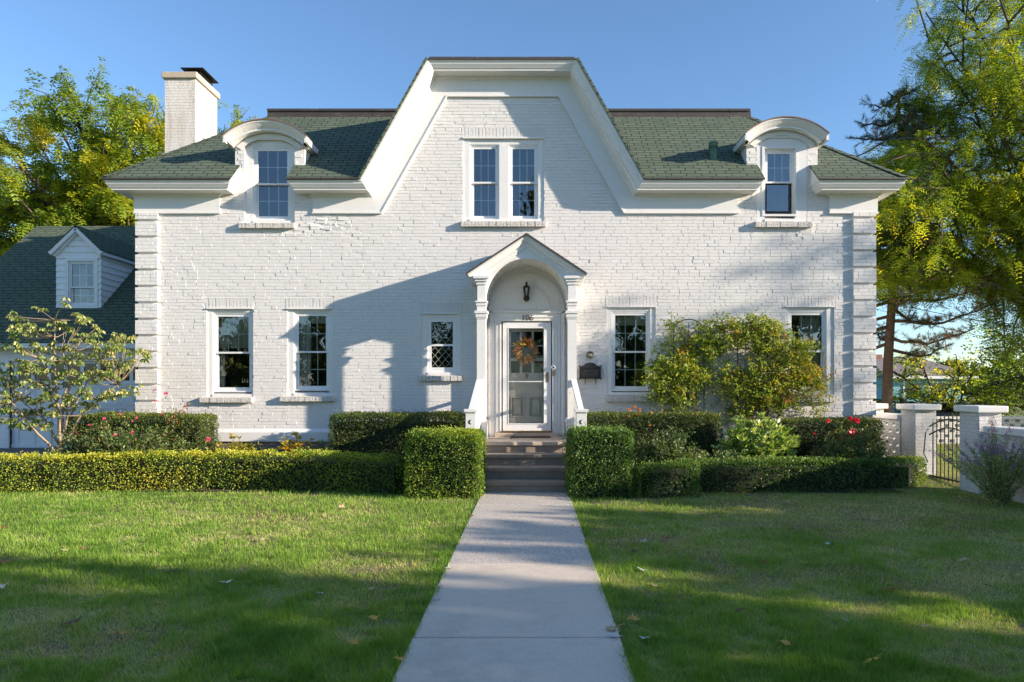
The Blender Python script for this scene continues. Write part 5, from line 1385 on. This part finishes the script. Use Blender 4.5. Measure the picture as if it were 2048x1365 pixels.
box_hedge('yew_hedge', (-8.70, -6.15, -1.30, -.50, .15, 1.26), 'clipped yew hedge at the left corner of the house behind the pink roses', M['yew'], 2300, r=.14, group='clipped yew hedges against the house', leaf=(.036, .016), tintf=lambda P: np.full(len(P), .1))

# ---- loose shrubs
def shrub(name, label, cat, base, radii, n_stem, per, mat, leaf, blossoms=(), petal=None, petal_name='blossom', seed=1, tb=0.0, up=.3, zc=None, group=None, stem_mat=None, whorl=0, bsize=.05, clumps=22, fold=.25):
    rr = random.Random(seed); RR = np.random.default_rng(seed)
    t = thing(name, base, label, cat, group); b = Vector(base); st = MB(); P = []; D = []; T = []
    rx, ry, rz_ = radii
    for i in range(n_stem):
        th = rr.uniform(0, 6.283); r_ = math.sqrt(rr.random()) * .95; tz = rz_ * rr.uniform(.45, 1.0) * (1 - .35 * r_ * r_)
        e = b + Vector((math.cos(th) * r_ * rx, math.sin(th) * r_ * ry, tz * 1.0)); s_ = b + Vector((math.cos(th) * r_ * rx * .25, math.sin(th) * r_ * ry * .25, 0))
        pts = bend(s_, e, rz_ * .05, 4, .02); st.tube(pts, [.010, .008, .007, .005, .003], 4)
        for j in range(clumps):
            u = rr.uniform(.25, 1.0); ii = min(int(u * 4), 3); q_ = pts[ii].lerp(pts[ii + 1], u * 4 - ii); q_ = q_ + Vector((rr.gauss(0, .05) * rx, rr.gauss(0, .05) * ry, rr.gauss(0, .035)))
            od = (q_ - b - Vector((0, 0, rz_ * .4))).normalized(); tt = rr.gauss(0, .12)
            if whorl:
                for k in range(whorl):
                    a = 6.283 * k / whorl + rr.random(); hv = Vector((math.cos(a), math.sin(a), .45 + rr.gauss(0, .15))) + od * .6; P.append(tuple(q_)); D.append(tuple(hv)); T.append(tt + rr.gauss(0, .1))
            else:
                for k in range(per):
                    P.append(tuple(q_ + Vector((rr.gauss(0, .035), rr.gauss(0, .035), rr.gauss(0, .03))))); D.append(tuple(od * .8 + Vector((rr.gauss(0, .8), rr.gauss(0, .8), rr.gauss(up, .6))))); T.append(tt + rr.gauss(0, .12))
    st.obj('stems', stem_mat or M['bark'], t)
    P = np.array(P); n = len(P); P[:, 2] = np.maximum(P[:, 2], b.z + .02)
    V, Fa = leaves(P, np.array(D), RR.uniform(.75, 1.25, n) * leaf[0], RR.uniform(.8, 1.2, n) * leaf[1], fold)
    np_mesh('foliage', V, Fa, mat, .45 + tb + np.array(T) + (fnoise(P[:, 0] * 2, P[:, 2] * 2, 3) - .5) * .5, t)
    for (bx, by, bz, s_) in blossoms:
        nn = 26; dd = rdir(nn) * np.array([1, 1, .8]); V, Fa = leaves(np.array([bx, by, bz]) + dd * .012 * s_ / .05, dd, s_ * .9, s_ * .9, .35)
        np_mesh(petal_name, V, Fa, petal, RR.random(nn), t)
    return t
def at(px, py, D): return (PX(px, D), D - 14, PZ(py, D))
rb = [at(x, y, D) + (s * .68,) for x, y, D, s in ((332, 787, 12.6, .055), (311, 780, 12.6, .03), (311, 802, 12.6, .03), (184, 792, 12.3, .04), (208, 838, 12.2, .045), (273, 836, 12.2, .03), (265, 842, 12.2, .03), (230, 870, 12.1, .04), (265, 866, 12.1, .045), (241, 828, 12.3, .03), (416, 879, 12.15, .06), (372, 813, 12.4, .03), (152, 866, 12.1, .03), (178, 850, 12.1, .03), (322, 829, 12.2, .03), (360, 822, 12.4, .03))]
shrub('rose_bush', 'wide rose bush with small pink blossoms behind the left hedge', 'rose bush', (-7.35, -1.75, .12), (1.35, .42, 1.08), 120, 4, M['rose'], (.045, .026), rb, M['petal_pink'], seed=31, group='rose bushes', clumps=26)
shrub('rose_bush', 'tall thin rose shoots with a pink bloom, rising against the left corner quoins', 'rose bush', (-6.75, -1.15, .2), (.42, .22, 1.62), 12, 4, M['rose'], (.045, .026), [], M['petal_pink'], seed=32, tb=.22, group='rose bushes', clumps=14)
rr_ = [at(x, y, D) + (s,) for x, y, D, s in ((1705, 866, 12.15, .075), (1700, 837, 12.3, .045), (1712, 842, 12.25, .065), (1656, 842, 12.3, .04), (1683, 875, 12.1, .02), (1629, 868, 12.1, .02))]
shrub('rose_bush', 'rose bush with large red blossoms near the gate', 'rose bush', (5.75, -1.75, .03), (.72, .38, 1.12), 62, 4, M['rose'], (.05, .03), rr_, M['petal_red'], seed=33, group='rose bushes', clumps=26)
ro = [at(x, y, D) + (s,) for x, y, D, s in ((1260, 820, 12.3, .03), (1269, 815, 12.3, .03), (1279, 820, 12.3, .03), (1258, 833, 12.3, .02), (1274, 829, 12.3, .02), (1303, 826, 12.4, .025), (1322, 824, 12.4, .02), (1300, 850, 12.2, .02))]
shrub('rose_bush', 'dark rose bush with small orange hips right of the shaded box bush', 'rose bush', (2.42, -1.85, .03), (.72, .36, 1.12), 74, 4, M['rose'], (.046, .028), ro, M['petal_orange'], seed=34, tb=-.12, group='rose bushes', clumps=26)
shrub('rose_bush', 'low dusty green rose bush in front of the trellis', 'rose bush', (3.15, -1.75, .03), (.55, .30, .78), 40, 4, M['sage'], (.05, .03), [], M['petal_red'], seed=35, tb=-.25, group='rose bushes', clumps=22)
shrub('rhododendron', 'glossy pale green rhododendron below the climbing rose', 'shrub', (4.12, -1.55, .05), (.72, .36, 1.28), 190, 4, M['rhodo'], (.125, .04), seed=36, whorl=7, clumps=7, tb=.15)
shrub('azalea', 'low yellowing azalea left of the leggy one under the left windows', 'shrub', (-5.75, -1.05, .3), (.75, .25, .55), 34, 4, M['azalea'], (.085, .026), seed=37, whorl=6, clumps=5, group='yellowing azaleas')
shrub('azalea', 'leggy golden azalea standing against the base of the wall', 'shrub', (-4.45, -1.05, .3), (.42, .22, .68), 20, 4, M['azalea'], (.10, .028), seed=38, whorl=6, clumps=5, tb=.2, group='yellowing azaleas')
shrub('rhododendron', 'small dark leggy rhododendron beside the yew hedge on the left', 'shrub', (-3.98, -1.0, .3), (.10, .10, .55), 4, 4, M['rhodo'], (.10, .03), seed=39, whorl=7, clumps=3, tb=-.15)

# ---- purple sage at the right edge
def sage(base, n_stem, seed, label):
    rr = random.Random(seed); RR = np.random.default_rng(seed); t = thing('sage_plant', base, label, 'plant'); b = Vector(base); st = MB(); P, D, FP, FD = [], [], [], []
    for i in range(n_stem):
        th = rr.uniform(0, 6.283); ln = rr.uniform(.8, 1.35); out = rr.uniform(.15, 1.1)
        e = b + Vector((math.cos(th) * out, math.sin(th) * out * .5, ln * (1.05 - .35 * out))); s_ = b + Vector((rr.gauss(0, .06), rr.gauss(0, .06), 0))
        pts = bend(s_, e, .08, 6, .015); st.tube(pts, [.004, .0035, .003, .003, .002, .0015, .001], 4)
        for j in range(150):
            u = rr.random(); ii = min(int(u * 6), 5); q_ = pts[ii].lerp(pts[ii + 1], u * 6 - ii); dv = Vector((rr.gauss(0, 1), rr.gauss(0, 1), rr.gauss(.3, .6)))
            if u < .80: P.append(tuple(q_)); D.append(tuple(dv))
            else:
                sd_ = dv.normalized() * rr.uniform(0, .07)
                FP += [tuple(q_ + sd_ + Vector((rr.gauss(0, .008), rr.gauss(0, .008), rr.gauss(0, .01)))) for _ in range(4)]; FD += [tuple(Vector((rr.gauss(0, 1), rr.gauss(0, 1), rr.gauss(0, 1)))) for _ in range(4)]
    st.obj('stems', M['bark'], t)
    V, Fa = leaves(np.array(P), np.array(D), RR.uniform(.045, .085, len(P)), RR.uniform(.010, .018, len(P))); np_mesh('foliage', V, Fa, M['sage'], RR.uniform(.35, 1.0, len(P)), t)
    V, Fa = leaves(np.array(FP), np.array(FD), RR.uniform(.010, .020, len(FP)), .009); np_mesh('flowers', V, Fa, M['sageflower'], RR.random(len(FP)), t)
sage((7.10, -3.65, 0), 60, 41, 'airy purple flowering sage plant in front of the white garden wall')

# ---- dogwood sapling
def dogwood():
    rr = random.Random(4); RR = np.random.default_rng(4); base = at(120, 917, 12.75); t = thing('dogwood_tree', base, 'young multi stemmed dogwood with pale drooping leaves in front of the garage', 'tree')
    tr = MB(); b = Vector(base); P, D, T = [], [], []
    tr.tube([b - Vector((0, 0, .25)), b + Vector((.01, 0, .25))], [.055, .045], 8)
    def P3(px, py, dy=0): D_ = 12.75 + dy; return Vector(at(px, py, D_))
    stems = [((122, 893), (112, 780), (108, 640), 0), ((122, 893), (128, 800), (150, 700), .1), ((121, 893), (118, 820), (85, 720), -.15), ((124, 890), (150, 810), (200, 720), .15), ((112, 905), (60, 850), (10, 790), -.2), ((124, 895), (165, 830), (235, 770), -.1), ((118, 890), (90, 840), (40, 800), .25), ((126, 885), (140, 790), (125, 700), -.25)]
    ends = []
    for s_, m_, e, dy in stems:
        a, m2, e2 = P3(*s_), P3(*m_, dy * .5), P3(*e, dy)
        pts = [a.lerp(m2, i / 3) for i in range(3)] + [m2.lerp(e2, i / 4) for i in range(5)]
        pts = [p + Vector((rr.gauss(0, .012), rr.gauss(0, .012), 0)) for p in pts]; tr.tube(pts, [.026 - .020 * i / 7 for i in range(8)], 6); ends.append(pts)
    clus = [(118, 605), (75, 612), (160, 635), (25, 635), (45, 650), (115, 640), (170, 640), (30, 665), (95, 660), (60, 670), (130, 660), (190, 672), (225, 685), (235, 670), (262, 673), (20, 690), (45, 700), (75, 690), (105, 690), (140, 690), (165, 680), (205, 710), (235, 700), (285, 705), (265, 725), (245, 740), (225, 725), (10, 745), (20, 760), (50, 740), (85, 715), (120, 715), (150, 715), (180, 715), (200, 745), (225, 750), (8, 800), (25, 820), (55, 765), (80, 765), (60, 800), (95, 745), (130, 735), (160, 745), (185, 760), (30, 795), (55, 830), (80, 800), (110, 770), (140, 790), (165, 790), (215, 790), (235, 785), (255, 780), (15, 775), (45, 850), (70, 820), (100, 830), (145, 800), (185, 800), (175, 810), (60, 845), (90, 850), (5, 815), (130, 760), (100, 790), (75, 740), (40, 720), (285, 710), (210, 735), (150, 760), (112, 810), (20, 845), (-10, 790), (-15, 830), (-12, 760), (-25, 810), (245, 695), (195, 700)]
    allp = [p for e in ends for p in e[3:]]
    for (px, py) in clus:
        for rep in range(1 if py < 625 else 3):
            c = P3(px + rr.gauss(0, 5), py + rr.gauss(0, 5), rr.uniform(-.6, .6)); near = min(allp, key=lambda p: (p - c).length + (1.0 if p.z > c.z + .1 else 0))
            tr.tube(bend(near, c, -.03, 4, .012), [.008, .007, .006, .004, .003], 4)
            for sub in range(3):
                cc = c + Vector((rr.gauss(0, .07), rr.gauss(0, .08), rr.gauss(0, .03))); tt = rr.gauss(0, .1)
                for k in range(8):
                    a = 6.283 * k / 8 + rr.random(); P.append((cc.x, cc.y, cc.z)); D.append((math.cos(a), math.sin(a), rr.uniform(-1.3, -.35))); T.append(tt + rr.gauss(0, .16))
    tr.obj('trunk', M['bark_tan'], t, smooth=True)
    P = np.array(P); D = unit(np.array(D)); n = len(P); L_ = RR.uniform(.055, .092, n)
    # each leaf arches: a level half and a drooping half
    flat = D.copy(); flat[:, 2] = .15; flat = unit(flat)
    V1, F1 = leaves(P, flat, L_ * .6, L_ * .45, .3); mid = P + flat * (L_ * .32)[:, None]
    V2, F2 = leaves(mid, D * 1.0 + np.array([0, 0, -.6]), L_ * .95, L_ * .42, .3)
    tn = .46 + np.array(T)
    np_mesh('crown', np.concatenate([V1, V2]), np.concatenate([F1, F2 + len(V1)]), M['dogwood'], np.concatenate([tn, tn + .08]), t)
dogwood()

# ---- trellises and climbing rose
def trellis(x0, x1, ztop, label, D=13.7):
    t = thing('trellis', ((x0 + x1) / 2, -.25, .1), label, 'trellis', 'black iron trellises on the wall'); y = D - 14
    m_ = MB().tube([(x0, y, .1), (x0, y, ztop)] + [((x0 + x1) / 2 - (x1 - x0) / 2 * math.cos(a), y, ztop + (x1 - x0) / 2 * .85 * math.sin(a)) for a in [math.pi * i / 12 for i in range(1, 12)]] + [(x1, y, ztop), (x1, y, .1)], .011, 6)
    m_.obj('frame', M['iron'], t)
    for i in range(1, 4):
        x = x0 + (x1 - x0) * i / 4; MB().tube([(x, y, .1), (x, y, ztop + .1 * (2 if i == 2 else 1))], .007, 5).obj('upright', M['iron'], t)
    for z in (1.0, 1.22, 1.65, 2.1, 2.55):
        if z < ztop: MB().tube([(x0, y, z), (x1, y, z)], .007, 5).obj('crossbar', M['iron'], t)
trellis(PX(1347, 13.7), PX(1408, 13.7), PZ(665, 13.7), 'arched black iron trellis nearest the window right of the mailbox')
trellis(PX(1475, 13.7), PX(1535, 13.7), PZ(690, 13.7), 'arched black iron trellis in the middle of the climbing rose')
def climber():
    rr = random.Random(9); RR = np.random.default_rng(9); t = thing('climbing_rose', (3.9, -.35, .1), 'big sprawling climbing rose spread over the trellises between the right windows', 'climbing plant')
    st = MB(); P, D, T = [], [], []
    blobs = [(1345, 720, 42, 50, 1), (1375, 690, 45, 30, .8), (1330, 770, 36, 36, 1), (1372, 775, 28, 38, .7), (1310, 745, 22, 30, .7), (1440, 660, 45, 25, 1), (1490, 655, 50, 26, 1.2), (1530, 665, 45, 28, 1.1), (1505, 688, 40, 18, .45), (1560, 700, 42, 36, 1.2), (1585, 740, 42, 38, 1.3), (1620, 755, 25, 30, .8), (1530, 750, 38, 35, 1.1), (1500, 780, 40, 35, 1.2), (1555, 790, 40, 32, 1.1), (1480, 825, 30, 12, .35), (1600, 700, 25, 20, .5), (1355, 795, 26, 22, .4), (1425, 695, 24, 18, .4), (1462, 750, 24, 40, .55), (1408, 740, 22, 45, .5), (1440, 775, 22, 22, .15), (1370, 745, 30, 30, .8), (1540, 810, 36, 16, .5), (1350, 650, 14, 8, .15), (1640, 775, 12, 22, .2), (1630, 820, 8, 26, .12), (1364, 820, 6, 28, .12)]
    for (px, py, sx, sy, w_) in blobs:
        for i in range(int(92 * w_)):
            r_ = math.sqrt(rr.random()) * 1.0; th = rr.uniform(0, 6.283); dy = -.12 - abs(rr.gauss(0, .16)) - .08 * w_
            D_ = 14 + max(dy, -.7); c = Vector(at(px + math.cos(th) * sx * r_, py + math.sin(th) * sy * r_, D_))
            arch_d = Vector((rr.gauss(0, .17), rr.gauss(-.06, .08), rr.gauss(-.05, .11))) * (2.0 if rr.random() < .07 else 1); tt = rr.gauss(0, .13) + (.28 if px > 1500 and rr.random() < .25 else 0)
            st.tube([c, c + arch_d * .5 + Vector((0, 0, .02)), c + arch_d], [.003, .0025, .0015], 3)
            for k in range(15):
                u = rr.random(); P.append(tuple(c + arch_d * u * 1.15 + Vector((rr.gauss(0, .03), rr.gauss(0, .03), rr.gauss(0, .025))))); D.append((rr.gauss(0, 1), rr.gauss(-.35, .7), rr.gauss(.1, .7))); T.append(tt + rr.gauss(0, .12))
    for (a, b, c, d) in ((1350, 880, 1360, 720), (1365, 880, 1395, 700), (1400, 880, 1380, 740), (1480, 880, 1500, 700), (1500, 885, 1560, 720), (1520, 880, 1600, 730), (1495, 880, 1450, 690), (1505, 880, 1620, 790), (1485, 870, 1400, 760), (1500, 880, 1510, 800)):
        st.tube(bend(at(a, b, 13.5), at(c, d, 13.65), .05, 8, .05), [.012 - .001 * i for i in range(9)], 5)
    st.obj('stems', M['bark'], t)
    P = np.array(P); n = len(P); V, Fa = leaves(P, np.array(D), RR.uniform(.042, .068, n), RR.uniform(.024, .038, n))
    np_mesh('foliage', V, Fa, M['climber'], .46 + np.array(T) + (fnoise(P[:, 0] * 2, P[:, 2] * 2, 1) - .5) * .5, t)
climber()

# ------------------------------------------------------------------ lawn grass
def lawn():
    out = []
    def patch(n, y0, y1, wfun, pw):
        u = R.random(n); Dn = 1 / ((1 - u) / y0 ** pw + u / y1 ** pw) ** (1 / pw); hw_ = wfun(Dn); x = R.uniform(-1, 1, n) * hw_ - .3; return x, Dn - 14
    x, y = patch(600000, 3.3, 11.9, lambda d: d * .80 + 1.6, 1.0)
    x2 = R.uniform(6.4, 15, 42000); y2 = R.uniform(-3, 6, 42000)
    x = np.concatenate([x, x2]); y = np.concatenate([y, y2])
    rag = .05 * (fnoise(y * 5, x * 0 + 2, 2) - .35) + .02 * R.random(len(x)); ok = ~((x > PXL + rag) & (x < PXR - rag) & (y < -2.4)); ok &= ~((x > -1.1) & (x < .9) & (y > -3.1))
    ok &= ~((x > 7.42) & (x < 7.95) & (y < 1.6) & ((y < -2.1) | (y > -.65))); ok &= (y < -2.35) | (x > 7.9) | ((x > 6.2) & (y < .5))
    x, y = x[ok], y[ok]; n = len(x)
    edge = (np.abs(x - PXL) < .10) | (np.abs(x - PXR) < .10)
    dry = fnoise(x * .55 + 7, y * .8 + 3, 0); dry2 = fnoise(x * 3.1, y * 3.1, 4)
    right = 1 / (1 + np.exp(-(x - 1.2) * 1.2))
    dryv = (dry - .44) * 2.2 + right * .50 + (dry2 - .5) * .9 - edge * .4
    dryv = np.clip(dryv, 0, 1)
    cl = fnoise(x * 6.5, y * 6.5, 2); bare = (fnoise(x * 1.9 + 5, y * 2.3, 1) > .70 - .10 * right) & (R.random(n) < .75); h = np.where(bare, .35, 1) * R.uniform(.024, .056, n) * (1 - .45 * dryv) * (1 + .5 * (fnoise(x * 2.2, y * 2.2, 6) - .4) + 1.5 * (cl - .45)) * np.where(edge, 1.25, 1)
    tuft = (fnoise(x * 8.5 + 2, y * 8.5, 3) > .63); h = np.where(tuft & ~bare, h * 1.45, h)
    Dd = y + 14
    w_ = R.uniform(.0035, .0065, n) * np.clip(Dd / 6, .8, 1.9)
    z0 = np.array([gz(a, b) for a, b in zip(x, y)])
    a = R.random(n) * 2 * np.pi; lean = np.abs(R.normal(size=n)) * .55 + dryv * .35
    la = fnoise(x * 4, y * 4, 5) * 9 + R.normal(size=n) * .9
    tip = np.stack([x + np.cos(la) * lean * h, y + np.sin(la) * lean * h, z0 + h], 1)
    s = np.stack([np.cos(a) * w_ / 2, np.sin(a) * w_ / 2, np.zeros(n)], 1)
    b = np.stack([x, y, z0 - .005], 1)
    V = np.stack([b - s, b + s, tip], 1).reshape(-1, 3); Fa = np.arange(n * 3).reshape(n, 3)
    tint = .34 + R.normal(size=n) * .14 + (fnoise(x * 1.5, y * 1.5, 7) - .5) * .55 - (cl - .45) * .5 + dryv * R.random(n) * .85 - tuft * .12 + bare * .35
    struct(np_mesh('lawn_grass', V, Fa, M['grass'], tint), 'stuff')
lawn()

# ------------------------------------------------------------------ fallen leaves
KIND = {'tan': (.50, .36, .20), 'yellow': (.62, .36, .07), 'red': (.36, .06, .05), 'pale': (.60, .57, .52), 'brown': (.17, .09, .05)}
for k_, c_ in KIND.items(): M['fl_' + k_] = plain('fallen_leaf_' + k_, c_, .7, .25, 30)
proto = {}
def leaf_mesh(sz, k_):
    n_ = 14; m_ = MB(); m_.v.append((0, 0, .012 * sz / .06))
    for i in range(n_):
        a = 2 * math.pi * i / n_; r_ = sz * (1 if i % 2 == 0 else .55) * rnd.uniform(.8, 1.1) * (1.2 if i in (0, 4, 10) else .9)
        m_.v.append((r_ * math.cos(a), r_ * math.sin(a) * .8, rnd.uniform(0, .45) * sz * (.4 + .6 * (i % 3 == 0))))
    for i in range(n_): m_.f.append((0, 1 + i, 1 + (i + 1) % n_))
    m_.tube([(0, 0, .01), (-sz * 1.2, sz * .1, .02)], .0018, 4)
    return m_
FL = [(90, 1031, 'tan', .05), (165, 1103, 'red', .03), (540, 1117, 'tan', .04), (463, 1083, 'tan', .05), (452, 1174, 'pale', .04), (130, 1108, 'tan', .04), (115, 1122, 'red', .03), (188, 1128, 'brown', .03), (8, 1132, 'brown', .07), (240, 1278, 'yellow', .045), (148, 1255, 'brown', .045), (748, 1246, 'yellow', .035), (708, 1295, 'yellow', .035), (705, 1020, 'brown', .04), (683, 1018, 'tan', .05), (776, 1114, 'red', .03), (700, 1058, 'pale', .03), (525, 1085, 'tan', .035), (943, 1036, 'red', .035), (895, 1142, 'pale', .04), (876, 1181, 'tan', .035), (874, 1205, 'pale', .035), (797, 1329, 'yellow', .035), (1226, 1266, 'tan', .06), (1229, 1280, 'pale', .05), (1267, 1247, 'yellow', .045), (1290, 1288, 'pale', .035), (1285, 1148, 'pale', .035), (1145, 1055, 'yellow', .025), (1288, 1089, 'pale', .035), (1330, 1083, 'red', .04), (1398, 1034, 'tan', .035), (1308, 1180, 'tan', .035), (1926, 1127, 'tan', .05), (1780, 1188, 'red', .04), (1570, 1297, 'yellow', .045), (1745, 1333, 'yellow', .045), (1268, 1110, 'brown', .035), (1394, 1021, 'tan', .03), (1600, 1006, 'tan', .03), (1655, 1094, 'pale', .03), (1975, 1180, 'brown', .03), (8, 1062, 'red', .04), (0, 1183, 'pale', .04), (640, 1196, 'pale', .03), (742, 1186, 'tan', .03), (849, 1151, 'tan', .03), (1480, 1230, 'brown', .03), (1850, 1262, 'tan', .03), (1120, 1000, 'tan', .03), (1530, 1130, 'red', .025), (320, 1215, 'yellow', .03), (350, 1150, 'brown', .035), (1690, 1250, 'tan', .035)]
CW = {'tan': 'tan curled', 'yellow': 'orange yellow', 'red': 'dark red', 'pale': 'pale bleached', 'brown': 'dark brown'}
for px, py, k_, sz in FL:
    onpath = False; p = gnd(px, py); onpath = PXL < p.x < PXR
    if k_ not in proto: proto[k_] = leaf_mesh(.05, k_).obj('fallen_leaf', M['fl_' + k_]); o = proto[k_]
    else: o = proto[k_].copy(); COL.objects.link(o)
    o.location = (p.x, p.y, .024 if onpath else .035); o.scale = (sz / .05 * 1.35,) * 3
    o.rotation_euler = (rnd.uniform(-.35, .35) * (not onpath), rnd.uniform(-.35, .35) * (not onpath), rnd.uniform(0, 6.28))
    tag(o, f'{CW[k_]} fallen leaf lying on the ' + ('concrete path' if onpath else ('grass left of the path' if p.x < 0 else 'grass right of the path')), 'leaf', 'fallen leaves on lawn and path')
